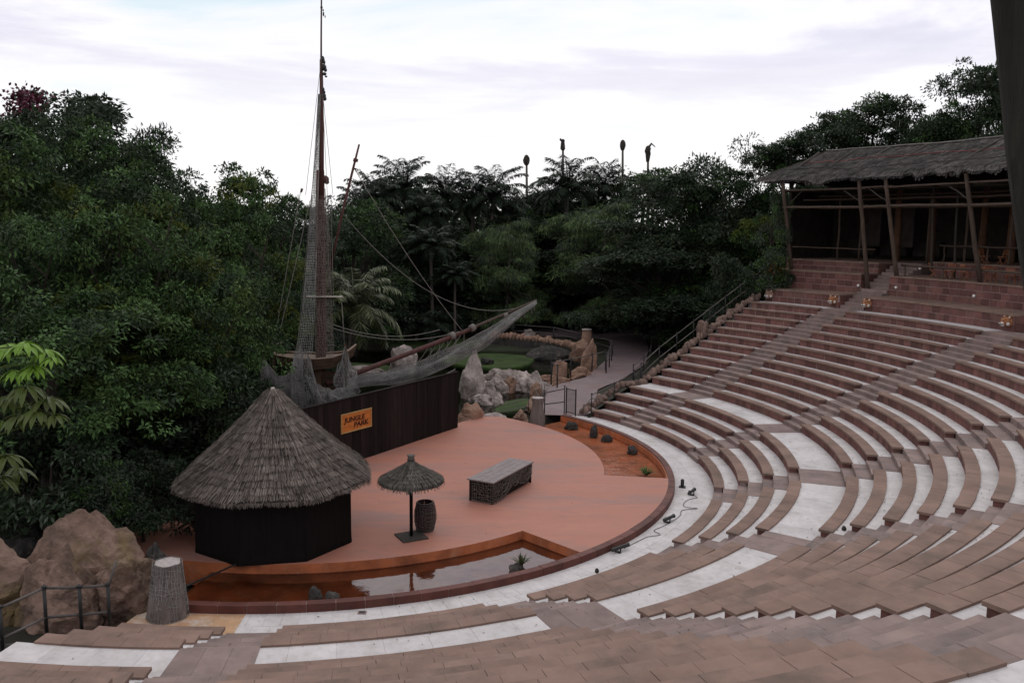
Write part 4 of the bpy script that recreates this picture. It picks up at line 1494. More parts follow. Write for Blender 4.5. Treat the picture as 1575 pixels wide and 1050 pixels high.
drape('fishing_net', 'long grey fishing net slung in a curve under the bowsprit', [(505, 600), (540, 578), (597, 571), (654, 552), (704, 529), (750, 506), (788, 482), (826, 463)], [(512, 620), (540, 598), (597, 592), (654, 580), (704, 558), (750, 530), (788, 499), (824, 468)], 3.9, 10.9, 150, 24, 0.0085, 0.35)
drape('fishing_net', 'grey fishing net hung from the stern post in a deep swag beside the mast', [(405, 546), (414, 562), (426, 577), (440, 577), (450, 562), (457, 540), (464, 530)], [(402, 606), (415, 612), (428, 618), (440, 622), (452, 630), (462, 640), (472, 640)], 2.9, 3.0, 38, 32, 0.0088, 0.2)
drape('fishing_net', 'grey fishing net hanging in a column from the hull below the mast net', [(452, 545), (458, 543), (464, 541), (471, 543), (480, 560), (490, 600)], [(450, 628), (460, 632), (470, 636), (480, 632), (488, 628), (496, 622)], 2.5, 2.6, 26, 32, 0.009, 0.15)
drape('fishing_net', 'small peaked grey net hung from the bow post behind the stage wall', [(516, 575), (524, 555), (531, 530), (535, 552), (542, 565), (550, 572)], [(512, 590), (520, 600), (530, 606), (540, 612), (548, 612), (552, 600)], 3.2, 3.4, 22, 20, 0.0088, 0.2)
drape('fishing_net', 'ragged grey net sheet lying along the top of the stage wall near the hut', [(488, 590), (500, 597), (512, 600), (525, 597), (540, 590)], [(495, 640), (503, 632), (512, 620), (528, 628), (548, 612)], 2.6, 3.0, 26, 22, 0.0088, 0.2)
rope(sp(405, 545, 2.9), sp(404, 610, 2.9), 0, 0.05, 3, 'hull', 'stern_post')
rope(sp(531, 528, 3.3), sp(533, 610, 3.3), 0, 0.05, 3, 'hull', 'bow_post')
rope(at(552, 625, 3.0) - MB0, at(700, 568, 7.4) - MB0, 0.15, 0.03, 10, 'rope', 'rope')
# ------------------------------------------------------------------ rocks
def ico(sub):
    import bmesh
    bm = bmesh.new()
    bmesh.ops.create_icosphere(bm, subdivisions=sub, radius=1)
    v = [q.co.copy() for q in bm.verts]
    f = [tuple(x.index for x in p.verts) for p in bm.faces]
    bm.free()
    return v, f


ICO = {i: ico(i) for i in (2, 3, 4, 5)}


def rock_mesh(size, seed, sub=4, rough=0.35, ridge=0.0, mt='rock', freq=1.3, flat=0.0, faces=0, peak=0.0):
    v, f = ICO[sub]
    rnd = random.Random(seed)
    planes = []
    for _ in range(faces):
        n_ = Vector((rnd.gauss(0, 1), rnd.gauss(0, 1), rnd.gauss(0, 0.8))).normalized()
        planes.append((n_, rnd.uniform(0.58, 0.90)))
    vs_ = []
    for p in v:
        q = p.copy()
        for n_, d in planes:
            k = q.dot(n_)
            if k > d:
                q -= n_ * (k - d) * 0.93
        so = Vector((seed * 3.7, seed * 1.3, seed * 2.1))
        d = 1 + rough * noise.noise(q * freq + so) + rough * 0.5 * noise.noise(q * freq * 2.3 + so) + rough * 0.22 * noise.noise(q * freq * 5.5 + so) + rough * 0.1 * noise.noise(q * freq * 13 + so)
        if ridge:
            d += ridge * (0.5 - abs(noise.noise(q * freq * 1.7 + so * 1.3))) + ridge * 0.4 * (0.5 - abs(noise.noise(q * freq * 4.1 + so)))
        if faces:
            cell = noise.voronoi(q * freq * 2.2 + so)[0]
            d += 0.10 * (cell[1] - cell[0]) - 0.03
            cell = noise.voronoi(q * freq * 5.0 + so)[0]
            d += 0.035 * (cell[1] - cell[0])
        q = q * d
        if peak and q.z > 0:
            q.x *= 1 - peak * min(1, q.z) ** 1.2
            q.y *= 1 - peak * min(1, q.z) ** 1.2
        vs_.append((q.x * size[0] / 2, q.y * size[1] / 2, (max(q.z, -0.75) + 0.55) * size[2] / 1.5))
    return MB().add(vs_, f).mesh('rock', MT[mt], not faces)


def rock(label, loc, size, seed, mt='rock', sub=4, name='rock', cat='rock', group=None, rz=0.0, **kw):
    o = link(name, rock_mesh(size, seed, sub, mt=mt, **{**dict(faces=14 if max(size) > 0.9 else 0), **kw}), None, loc, rz=rz)
    return tag(o, label, cat, group)


# great boulder at the near end of the stage
rock('huge tan boulder with a mossy crest at the end of the stage', (-4.3, -13.1, -0.55), (4.4, 2.7, 2.85), 11, sub=5, name='boulder', cat='boulder', rough=0.24, ridge=0.20, freq=1.3, faces=26, peak=0.30)
rock('broad low tan boulder running out of the picture behind the railing', (-6.7, -14.3, -0.6), (3.9, 2.6, 2.3), 23, sub=5, name='boulder', cat='boulder', rough=0.25, ridge=0.2, freq=1.3, faces=24, peak=0.12)
rock('rounded tan boulder foot beside the netted stump', (-2.95, -13.9, -0.5), (1.9, 1.8, 1.9), 37, sub=5, name='boulder', cat='boulder', rough=0.25, ridge=0.2, freq=1.3, faces=22)
rock('tan boulder slope behind the railing posts, low and hollowed', (-4.35, -14.5, -0.6), (2.9, 1.9, 2.1), 41, sub=5, name='boulder', cat='boulder', rough=0.3, ridge=0.25, freq=1.4, faces=24, peak=0.3)
rock('dark wet rock tucked between the huge boulder and the moat', (-2.55, -12.7, -0.3), (0.8, 1.2, 1.25), 52, 'darkrock', 4, rough=0.5, ridge=0.4)
rock('dark low rock at the corner of the picture below the railing', (-5.2, -16.4, -0.4), (2.2, 1.0, 0.6), 53, 'darkrock', 4, rough=0.45, ridge=0.3)

rock('dark mossy rock at the shaded end of the stage edge', (-8.6, -8.6, -0.5), (2.6, 2.0, 1.5), 54, 'darkrock', 4, rough=0.4, ridge=0.3)
# pale rocks in the pond and along its banks
rock('tall pale slab-faced rock standing just past the end of the stage wall', (4.95, 16.6, -0.6), (1.75, 1.5, 3.05), 61, 'palerock', 5, rough=0.20, ridge=0.15, faces=22, freq=1.5, peak=0.35)
PR = [(6.5, 18.4, 1.3, 0.9), (7.3, 18.7, 1.2, 0.85), (8.25, 18.9, 1.5, 1.05), (9.0, 18.5, 1.1, 0.95), (5.9, 17.4, 1.4, 0.9)]
PL = ['pale knobbly bank rock at the foot of the tall slab rock', 'pale bank rock with a rusty patch, in the middle of the bank row', 'large pale rounded bank rock near the handrail bend', 'pale bank rock at the path end of the bank row', 'pale bank rock directly beside the tall slab rock']
for i, (x, y, w, h) in enumerate(PR):
    rock(PL[i], (x, y, -0.55), (w, 1.2, h + 0.4), 70 + i, 'palerock' if i != 1 else 'ochrerock', 4, group='pale rocks on the pond bank', rough=0.35, ridge=0.2)
rock('long low pale outcrop running along the pond bank to the handrail bend', (7.6, 18.9, -0.55), (4.6, 1.1, 1.35), 68, 'palerock', 5, rough=0.3, ridge=0.4, freq=2.6, faces=20)
rock('low pale rock island with white ridges in the dark pond', (5.75, 14.8, -0.6), (1.7, 1.2, 0.85), 80, 'palerock', 4, rough=0.4, ridge=0.3)
rock('small pointed pale rock on the pond side of the rock island', (6.55, 14.6, -0.55), (0.9, 0.8, 0.95), 81, 'palerock', 4, rough=0.35, ridge=0.2, faces=12, peak=.5)
rock('rounded pink rock at the far edge of the stage, against the wall end', (5.2, 8.9, -0.35), (1.5, 1.3, 1.15), 83, 'ochrerock', 4, rough=0.25, ridge=0.2)
rock('long flat grey rock along the far stage edge by the water', (6.5, 9.2, -0.4), (1.9, 1.0, 0.72), 84, 'palerock', 4, rough=0.3, ridge=0.2)
rock('low ochre rock ramp rising from the stage edge to the grey stump', (7.95, 10.0, -0.35), (0.8, 2.4, 0.62), 85, 'ochrerock', 4, rough=0.3, ridge=0.25)
rock('ochre bank rock behind the grey stump', (8.65, 13.4, -0.4), (0.7, 2.6, 0.75), 86, 'ochrerock', 4, rough=0.35, ridge=0.3)
rock('tall thin ochre bank rock below the driftwood sticks', (9.0, 16.6, -0.4), (0.7, 1.2, 1.1), 87, 'ochrerock', 4, rough=0.35, ridge=0.3)
rock('pink upright rock beside the bent handrail, above the dark water', (10.75, 22.6, -0.4), (0.85, 0.8, 1.75), 88, 'ochrerock', 4, rough=0.25, ridge=0.2, faces=14)
rock('low tan kerb rock between the handrail bend and the pink upright rock', (10.3, 20.9, -0.45), (2.0, 0.9, 0.85), 89, 'ochrerock', 4, rough=0.35, ridge=0.25)
rock('large ochre rock pier on the bend of the path', (13.0, 26.6, -0.45), (1.25, 1.6, 2.3), 90, 'ochrerock', 4, rough=0.25, ridge=0.2, faces=14)
rock('round ochre rock topping the rock pier on the path bend', (12.5, 28.0, 0.35), (1.5, 1.0, 1.35), 91, 'ochrerock', 4, rough=0.3, ridge=0.2)
rock('low rock at the foot of the rock pier', (12.2, 23.6, -0.4), (1.8, 0.9, 0.8), 92, 'ochrerock', 3, rough=0.4, ridge=0.3)
rock('dark rock overhang across the head of the pond', (10.2, 32.6, -0.6), (4.2, 1.0, 1.15), 93, 'darkrock', 4, rough=0.3, ridge=0.2)  # dark rock colour all over
mb = MB()
PAR = [(5.5, 39.5), (7.5, 38.6), (9.5, 37.4), (11.2, 35.6), (12.4, 33.4), (13.0, 30.5)]
pw = thing('bridge_parapet', 'low stone bridge parapet capped with ochre stones at the head of the pond', 'parapet', (9.5, 37.4, 0))
po2 = Vector(pw.location)
for i in range(len(PAR) - 1):
    a, b = Vector((*PAR[i], 0.05)), Vector((*PAR[i + 1], 0.05))
    MB().beam(a - po2, b - po2, 0.5, 1.0).build('wall', MT['darkrock'], pw)
    nst = 6
    for j in range(nst):
        p = a.lerp(b, (j + 0.5) / nst)
        me = rock_mesh(((b - a).length / nst * 1.05, 0.6, random.uniform(0.36, 0.60)), 200 + i * 7 + j, 3, 0.3, 0.2, 'ochrerock')
        me.name = 'stone'
        link('stone', me, pw, p - po2 + Vector((0, 0, 0.38)), rz=math.atan2(b.y - a.y, b.x - a.x))
t = thing('stone_pillar', 'round ochre stone pillar at the corner of the bridge parapet', 'pillar', (13.55, 34.5, -0.1))
MB().lathe([(0.48, 0), (0.46, 0.5), (0.43, 1.2), (0.40, 1.75), (0.34, 1.85)], 14).build('shaft', MT['ochrerock'], t, True)
MB().lathe([(0.36, 1.84), (0.44, 1.88), (0.42, 1.96), (0.2, 2.0)], 14).build('cap', MT['palerock'], t, True)
rock('blue-grey rock beyond the lawn at the head of the pond', (8.9, 41.0, -0.2), (1.4, 0.9, 1.1), 95, 'palerock', 3, rough=0.3)
rock('square grey stone pedestal half hidden behind the bowsprit', (-0.3, 25.4, -0.4), (2.0, 1.3, 1.9), 96, 'palerock', 4, rough=0.25, ridge=0.2, faces=5)
rock('small dark rock on the algae green lawn', (5.6, 28.5, -0.2), (1.0, 0.7, 0.55), 97, 'darkrock', 3, rough=0.4)
rock('pale flat shore rock beside the far pond behind the bow post', (-3.2, 24.5, -0.45), (3.4, 1.0, 0.7), 98, 'palerock', 4, rough=0.3)

# rocks and plants in the moat
MR = [(10.55, 7.85, .75, .5, .32, 'dark flat rock in the far moat, close to the grey stump'), (11.55, 6.15, .42, .42, .55, 'small upright dark rock in the middle of the far moat'), (12.1, 5.35, .6, .35, .26, 'flat dark stone by the upright rock in the far moat'),
      (13.05, 3.1, .5, .42, .30, 'single grey stone near the plant in the far moat'), (2.02, -13.05, .42, .36, .36, 'dark egg-shaped stone in the near moat water'), (2.50, -13.1, .42, .3, .26, 'small speckled stone touching the egg-shaped stone in the near moat')]
for i, (x, y, w, d, h, lab) in enumerate(MR):
    rock(lab, (x, y, -0.28 if i > 3 else -0.22), (w * 0.85, d * 0.85, h * 0.8 + 0.14), 110 + i, 'darkrock', 4, name='moat_rock', group='dark rocks lying in the moat', rough=0.35, ridge=0.2)
rock('dark stone under the spiky plant in the near moat', (7.68, -11.0, -0.28), (0.5, 0.4, 0.42), 118, 'darkrock', 4, name='moat_rock', rough=0.4, group='dark rocks lying in the moat')


def spiky(name, label, loc, n_, ln, w, mt, seed, up=0.55):
    rnd = random.Random(seed)
    t = thing(name, label, 'plant', loc)
    for i in range(n_):
        a, e = rnd.uniform(0, 2 * PI), rnd.uniform(0.25, 1.25) * up + 0.3
        l = ln * rnd.uniform(0.6, 1.1)
        d = Vector((math.cos(a) * math.cos(e), math.sin(a) * math.cos(e), math.sin(e)))
        s_ = Vector((-math.sin(a), math.cos(a), 0)) * w
        mb = MB()
        p0, p1, p2 = Vector((0, 0, 0.05)), d * l * 0.55 + Vector((0, 0, 0.05)), d * l + Vector((0, 0, 0.05 - l * 0.18))
        mb.add([p0 - s_ * .6, p0 + s_ * .6, p1 + s_, p1 - s_, p2], [(0, 1, 2, 3), (3, 2, 4)])
        mb.build('leaf', MT[mt], t)
    return t


spiky('spiky_plant', 'small green spiky plant growing in the far moat beside the apron', (13.15, -0.55, -0.2), 46, 0.62, 0.03, 'leaf_a', 3)
spiky('spiky_plant', 'small straw-green tufted plant growing out of the near moat', (7.78, -11.0, 0.02), 44, 0.52, 0.022, 'leaf_palmlight', 4, 0.9)


# ------------------------------------------------------------------ stumps
def stump(name, label, loc, r0, r1, h, seed, net=False, lean=(0, 0), topm='stumptop', mt='stump'):
    t = thing(name, label, 'stump', loc)
    n_ = 22
    vv, ff = [], []
    for i in range(11):
        u = i / 10
        rr = r0 + (r1 - r0) * u ** 0.8 + 0.05 * math.sin(u * 6)
        for j in range(n_):
            a = 2 * PI * j / n_
            r = rr * (math.cos(PI / 6) / math.cos(((a + 0.3) % (PI / 3)) - PI / 6)) * (1 + 0.10 * noise.noise((math.cos(a) * 1.6, math.sin(a) * 1.6, u * 1.5 + seed)) + 0.02 * (1 if j % 2 else -0.6) + 0.06 * noise.noise((math.cos(a) * 4, math.sin(a) * 4, u * 3 + seed)))
            vv.append((r * math.cos(a) + lean[0] * u, r * math.sin(a) + lean[1] * u, h * u - 0.05))
    for i in range(10):
        for j in range(n_):
            ff.append((i * n_ + j, i * n_ + (j + 1) % n_, (i + 1) * n_ + (j + 1) % n_, (i + 1) * n_ + j))
    MB().add(vv, ff).build('trunk', MT[mt], t, False)
    top = [(x * 0.99 + 0, y, z + 0.004) for x, y, z in vv[10 * n_:]]
    MB().add(top + [(lean[0], lean[1], h - 0.03)], [(j, (j + 1) % n_, n_) for j in range(n_)]).build('cut_top', MT[topm], t)
    if net:
        net_grid(lambda u, v: Vector(((r0 + (r1 - r0) * v ** 0.8 - 0.01) * math.cos(2 * PI * u) + lean[0] * v, (r0 + (r1 - r0) * v ** 0.8 - 0.01) * math.sin(2 * PI * u) + lean[1] * v, 0.02 + (h - 0.06) * v)), 34, 12, 0.0075, 'net', 'net', t, 0.9)
    return t


stump('tree_stump', 'tall pale-topped grey stump wrapped in netting beside the moat kerb', (-1.56, -14.35, WALK_Z), 0.55, 0.38, 1.50, 3, True, (0.02, 0.05))
stump('tree_stump', 'square grey stump standing on the far edge of the stage by the path', (8.80, 8.55, -0.2), 0.38, 0.35, 1.55, 7, False, (0, 0), 'stumptop', 'stump')
t = thing('driftwood', 'bare twisted driftwood sticks standing behind the grey stump', 'driftwood', (8.95, 10.2, 0))
for i, (dx, dz, r) in enumerate(((0.10, 1.75, .05), (0.28, 1.85, .04), (-0.22, 1.4, .04), (0.42, 1.55, .035))):
    MB().tube([(0.02 * i, 0, 0), (dx * .4, 0.05, dz * .45), (dx * .7 + .05, 0, dz * .75), (dx, 0.05, dz)], [r, r, r * .8, r * .4], 6).build('stick', MT['stump'], t, True)


# ------------------------------------------------------------------ railings
def railing(label, posts, tops, rails=(1.0, 0.5), r=0.03, rr=0.025, mt='rail', extra=(), pr='iron'):
    og = Vector(posts[0])
    t = thing('railing', label, 'railing', og)
    for b, h in zip(posts, tops):
        b = Vector(b)
        MB().tube([b - og, b - og + Vector((0, 0, h))], r, 8).build('post', MT[pr], t, True)
        MB().lathe([(r * 1.5, h - 0.02), (r * 1.5, h + 0.02), (r * 0.5, h + 0.05)], 8, c=tuple(b - og)).build('post_cap', MT[pr], t)
    for f in rails:
        for i in range(len(posts) - 1):
            a, b = Vector(posts[i]) - og + Vector((0, 0, tops[i] * f - 0.03)), Vector(posts[i + 1]) - og + Vector((0, 0, tops[i + 1] * f - 0.03))
            MB().tube([a, b], rr, 6).build('rail', MT[mt], t, True)
    for a, b in extra:
        MB().tube([Vector(a) - og, Vector(b) - og], rr, 6).build('brace', MT[mt], t, True)
    return t


railing('weathered log railing with two bars in front of the great boulder', [(-5.6, -17.9, -.1), (-4.49, -16.77, -.05), (-4.0, -15.75, 0), (-3.26, -15.5, 0), (-2.62, -15.35, 0)], [1.15, 1.3, 1.30, 1.22, 1.22], (1.0, 0.42), 0.045, 0.036, 'rail',
        [((-2.62, -15.35, 1.1), (-2.45, -15.2, 1.75))], 'iron')
q1, q2, q3 = P(16.0, 42.3, -0.05), P(17.7, 41.8, 0.5), P(19.3, 41.6, 1.05)
railing('short dark railing with a diagonal brace at the foot of the seating', [q1, q2, q3], [1.15, 1.05, 1.05], (0.98, 0.5), 0.032, 0.024, 'rail',
        [(q1 + Vector((0, 0, 0.95)), q1 + Vector((-0.75, -.3, 0))), (q1 + Vector((0, 0, 0.9)), q2 + Vector((0, 0, 0.1))), (q2 + Vector((0, 0, 0.7)), q1 + Vector((.6, .2, .1)))])
pp = [P(20.0 + i * 1.62, 41.9, edge_z(20.0 + i * 1.62)) for i in range(9)]
railing('long sloping metal handrail climbing beside the rubble edge of the seats', pp, [1.15] * 9, (0.98, 0.45), 0.034, 0.03, 'rail')
pl = [(15.6, 21.5, -.05), (16.9, 25.5, -.05), (18.0, 29.5, -.05), (18.7, 33.5, -.05)]
railing('dark double railing along the far side of the path below the handrail', pl, [1.1] * 4, (0.98, 0.6, 0.25), 0.035, 0.025, 'rail')
pl = [(10.35, 18.7, -.05), (10.0, 19.6, -.05), (11.4, 21.6, .1), (13.0, 23.4, .2), (14.2, 25.8, -.05)]
railing('bent handrail guarding the path edge above the dark pond', pl, [1.45, 1.5, 1.3, 1.25, 1.4], (0.98,), 0.045, 0.035, 'rail')
pl = [(14.1, 24.5, -.05), (14.6, 27, -.05), (15.1, 30, -.05), (15.5, 33, -.05), (14.2, 36, -.05), (11.0, 38.0, .4), (7.5, 39.8, .4)]
railing('dim railing round the outer bend of the path by the stone pillar', pl, [1.4, 1.4, 1.2, 1.2, 1.2, 1.2, 1.2], (0.98, 0.55), 0.045, 0.03, 'rail')
pl = [(9.25, 10.6, -.05), (10.35, 10.9, -.05)]
railing('two-bar gate rail joining the grey stump to the mesh gate', pl, [1.35, 1.55], (0.92, 0.45), 0.03, 0.028, 'iron')
pl = [(5.9, 9.6, -.1), (8.35, 10.1, .1)]
railing('thin green rope barrier across the water behind the stage', pl, [0.5, 0.9], (0.95, 0.5), 0.02, 0.02, 'rail')
gt = thing('mesh_gate', 'narrow dark mesh gate standing open at the end of the path', 'gate', (10.45, 10.85, -0.05))
ga, gb = Vector((0, 0, 0)), Vector((0.48, -0.55, 0))
for p in (ga, gb):
    MB().tube([p, p + Vector((0, 0, 1.5))], 0.035, 8).build('post', MT['iron'], gt)
for z in (0.12, 1.42):
    MB().tube([ga + Vector((0, 0, z)), gb + Vector((0, 0, z))], 0.025, 6).build('rail', MT['iron'], gt)
net_grid(lambda u, v: ga.lerp(gb, u) + Vector((0, 0, 0.12 + 1.3 * v)), 12, 22, 0.006, 'iron', 'mesh_panel', gt, 0)

# ------------------------------------------------------------------ rubble edge of the seating
rb = thing('rubble_edge', 'low rubble stone edge climbing beside the far ends of the benches', 'stone edging', P(16, 41.5, 0))
ro = Vector(rb.location)
stm = []
for i in range(8):
    me = rock_mesh((1, 1, 1), 300 + i, 2, 0.4, 0.2, 'rubble')
    me.name = 'stone'
    stm.append(me)
r = 15.6
rnd = random.Random(8)
while r < 31.0:
    w = rnd.uniform(0.24, 0.46)
    for dth, dz in ((0.9, 0), (rnd.uniform(1.5, 2.2), -0.1)):
        o = link('stone', stm[rnd.randrange(8)], rb, P(r + rnd.uniform(-.1, .1), (41.2 if r < 18.6 else 40.3) + dth * 20 / r * .8, edge_z(r) - 0.05 + dz) - ro, rz=rnd.uniform(0, 6))
        o.scale = (w, w * rnd.uniform(.7, 1.1), rnd.uniform(0.22, 0.38))
    r += w * 0.85
rock('rough red standing stone halfway up the rubble edge', P(25.6, 41.6, edge_z(25.6) - 0.2), (0.8, 0.75, 1.05), 131, 'rubble', 4, rough=0.3, ridge=0.2, faces=12)

# ------------------------------------------------------------------ floodlights, cable and small things on the walkway
FL = [(14.30, -2.42, 75, 0.30, 'upright', 'stubby black floodlight standing on the kerb at the apron edge'), (14.50, -3.35, 55, 0.45, 'lie', 'black tube floodlight lying beside the kerb, tilted towards the apron'),
      (13.02, -6.55, 45, 0.62, 'lie', 'long black tube floodlight lying along the kerb'), (10.95, -9.42, 38, 0.75, 'lie', 'long thin black floodlight at the end of the cable')]
for x, y, a, ln, kd, lab in FL:
    t = thing('floodlight', lab, 'floodlight', (x, y, WALK_Z), 'black floodlights along the stage kerb', rz=rad(a))
    if kd == 'upright':
        MB().lathe([(0.06, 0.0), (0.07, 0.05), (0.07, 0.30), (0.05, 0.33)], 12, c=(0, 0, 0)).build('housing', MT['iron'], t, True)
        MB().lathe([(0.072, 0.26), (0.08, 0.275), (0.072, 0.29)], 12).build('rim', MT['iron'], t)
        MB().box((0, 0, 0.02), (0.26, 0.26, 0.04)).build('base', MT['iron'], t)
    else:
        MB().tube([(-ln / 2, 0, 0.13), (-ln / 2 + 0.03, 0, 0.13), (ln / 2 - .1, 0, 0.15), (ln / 2, 0, 0.15)], [0.04, 0.06, 0.06, 0.078], 12).build('housing', MT['iron'], t, True)
        MB().beam((-0.1, -0.12, 0.02), (-0.1, 0.12, 0.02), 0.10, 0.04).build('base', MT['iron'], t)
        for s_ in (-1, 1):
            MB().beam((-0.1, 0.11 * s_, 0.02), (-0.05, 0.10 * s_, 0.16), 0.04, 0.02).build('bracket', MT['iron'], t)
t = thing('cable', 'thin grey cable trailing between the floodlights on the pale walkway', 'cable', (14.3, -4.4, WALK_Z))
cp = [(14.35, -3.2), (14.62, -3.75), (14.35, -3.95), (14.05, -4.3), (13.9, -4.9), (14.35, -5.1), (13.75, -5.3), (13.55, -5.9), (13.1, -6.6), (12.7, -7.1), (12.35, -7.5), (12.5, -7.9), (12.05, -8.1), (11.6, -8.6), (11.0, -9.3)]
pts = []
for i in range(len(cp) - 1):
    for j in range(4):
        p0, p1, p2, p3 = (Vector((*cp[min(max(i + q, 0), len(cp) - 1)], 0)) for q in (-1, 0, 1, 2))
        u = j / 4
        pts.append(0.5 * ((2 * p1) + (p2 - p0) * u + (2 * p0 - 5 * p1 + 4 * p2 - p3) * u * u + (3 * p1 - p0 - 3 * p2 + p3) * u ** 3) - Vector((14.3, -4.4, -0.02)))
MB().tube(pts, 0.011, 5).build('wire', MT['rail'], t, True)
t = thing('floor_drain', 'small square grey drain cover on the walkway under the near kerb', 'drain', atz(557, 942, WALK_Z))
MB().box((0, 0, 0.01), (0.22, 0.16, 0.03)).build('rim', MT['step'], t)
MB().box((0, 0, 0.026), (0.16, 0.10, 0.01)).build('grate', MT['iron'], t)
for px, py, lab in ((918, 880, 'dark pebble on the outer edge of the walkway slab'), (1298, 815, 'small dark ball left on the white terrace floor beside a bench end')):
    p = atz(px, py, row(1)[1] if px < 1000 else tread(5))
    rock(lab, p, (0.13, 0.13, 0.13), 140 + px, 'darkrock', 2, name='pebble', rough=0.2)
# ------------------------------------------------------------------ vegetation
def leaf_quads(base, axis, side, L_, W_):
    """diamond leaves: arrays (n,3)"""
    n_ = len(base)
    mid = base + axis * (L_ * 0.45)[:, None]
    v = np.empty((n_, 4, 3))
    v[:, 0] = base
    v[:, 1] = mid + side * (W_ * 0.5)[:, None]
    v[:, 2] = base + axis * L_[:, None]
    v[:, 3] = mid - side * (W_ * 0.5)[:, None]
    return v.reshape(-1, 3)


def unit(a):
    return a / np.maximum(np.linalg.norm(a, axis=1, keepdims=True), 1e-9)


def crown_mesh(name, lobes, nclump, per, crad, leaf, mats, seed, droop=0.3, upbias=0.35, inner=0.15, mi_p=None):
    rg = np.random.default_rng(seed)
    lob = np.array(lobes)                     # cx,cy,cz,rx,ry,rz
    wgt = (lob[:, 3] * lob[:, 4] + lob[:, 3] * lob[:, 5]) ** 1.0
    pick = rg.choice(len(lob), nclump, p=wgt / wgt.sum())
    d = unit(rg.normal(size=(nclump, 3)) + np.array([0, 0, upbias]))
    d[:, 2] = np.where(d[:, 2] < -0.2, -d[:, 2] * 0.5, d[:, 2])
    rr = np.where(rg.random(nclump) < inner, rg.uniform(0.3, 0.8, nclump), rg.uniform(0.86, 1.06, nclump))
    c = lob[pick, :3] + d * lob[pick, 3:] * rr[:, None]
    # drop clumps buried inside other lobes
    keep = np.array([noise.noise(Vector(tuple(q * 0.55 + seed))) > -0.16 for q in c])
    for q in lob:
        e_ = (((c - q[:3]) / q[3:]) ** 2).sum(1)
        keep &= (e_ > 0.35) | (rg.random(nclump) < 0.25)
    c, d = c[keep], d[keep]
    cr_ = crad * rg.uniform(0.6, 1.35, len(c))
    n_ = len(c) * per
    ci = np.repeat(np.arange(len(c)), per)
    ld = unit(rg.normal(size=(n_, 3)) * 0.9 + d[ci] * 0.7 + np.array([0, 0, 0.25]))
    base = c[ci] + ld * (cr_[ci] * rg.uniform(0.35, 1.0, n_) ** 0.7)[:, None] * np.array([1.3, 1.3, 0.62])
    ax = unit(ld * 0.8 + rg.normal(size=(n_, 3)) * 0.55 - np.array([0, 0, droop]))
    sd_ = unit(np.cross(ax, rg.normal(size=(n_, 3)) * 0.6 + np.array([0, 0, 1.0])))
    L_ = leaf[0] * rg.uniform(0.6, 1.25, n_)
    W_ = leaf[1] * rg.uniform(0.7, 1.2, n_)
    v = leaf_quads(base, ax, sd_, L_, W_)
    mi = None
    if mi_p is not None:
        mi = (rg.random(len(c)) < mi_p).astype(np.int32)
        if len(mats) > 2:
            lobe_new = rg.random(len(lob)) < 0.16
            mi = np.where(lobe_new[pick[keep]] & (rg.random(len(c)) < 0.55) & (d[:, 2] > 0.2), 2, mi)
        mi = mi[ci].astype(np.int32)
    return raw_mesh(name, v, n_, mats, mi), c


def trunk_mesh(h, r, tips, seed, mt='bark', fork=0.45):
    rn = random.Random(seed)
    mb = MB()
    top = Vector((rn.uniform(-.3, .3), rn.uniform(-.3, .3), h * 0.75))
    pts = [Vector((0, 0, -0.3)), Vector((rn.uniform(-.1, .1), rn.uniform(-.1, .1), h * 0.2)), Vector((top.x * .6, top.y * .6, h * fork)), top]
    mb.tube(pts, [r * 1.25, r, r * 0.75, r * 0.25], 9)
    for tp in tips:
        tp = Vector(tp)
        s = rn.uniform(0.5, 1.0)
        st_ = pts[1].lerp(pts[2], s)
        mid = st_.lerp(tp, 0.5) + Vector((rn.uniform(-.4, .4), rn.uniform(-.4, .4), rn.uniform(-.2, .5)))
        mb.tube([st_, mid, tp], [r * 0.42, r * 0.25, r * 0.07], 6, False)
        for _ in range(2):
            q = mid.lerp(tp, rn.uniform(.2, .8))
            mb.tube([q, q + Vector((rn.uniform(-1, 1), rn.uniform(-1, 1), rn.uniform(.2, 1))) * h * 0.08], [r * .12, r * .04], 4, False)
    return mb.mesh('trunk', MT[mt], True)


PROTO = {}


def make_proto(key, H, Wd, lobes, nclump, per, crad, leaf, mats, seed, tr=0.28, mt='bark', **kw):
    me, c = crown_mesh('crown', lobes, nclump, per, crad, leaf, [MT[q] for q in mats], seed, **kw)
    rn = random.Random(seed)
    tips = [tuple(c[rn.randrange(len(c))]) for _ in range(12)]
    PROTO[key] = (me, trunk_mesh(H, tr, tips, seed, mt), H, Wd)


def lobes_big(seed, H, Wd, n_=15, low=0.12):
    rn = random.Random(seed)
    out_ = [(0, 0, H * 0.60, Wd * 0.30, Wd * 0.30, H * 0.28)]
    for i in range(n_):
        a = 2 * PI * i / n_ * 2.4 + rn.uniform(-.4, .4)
        z = low + (0.90 - low) * ((i + 0.5) / n_)
        rr = Wd * 0.37 * math.sqrt(max(0.05, 1 - ((z - 0.42) / 0.62) ** 2)) * rn.uniform(0.75, 1.15)
        s = Wd * rn.uniform(0.10, 0.20)
        out_.append((rr * math.cos(a), rr * math.sin(a), H * z, s, s, s * rn.uniform(0.65, 0.95)))
    return out_


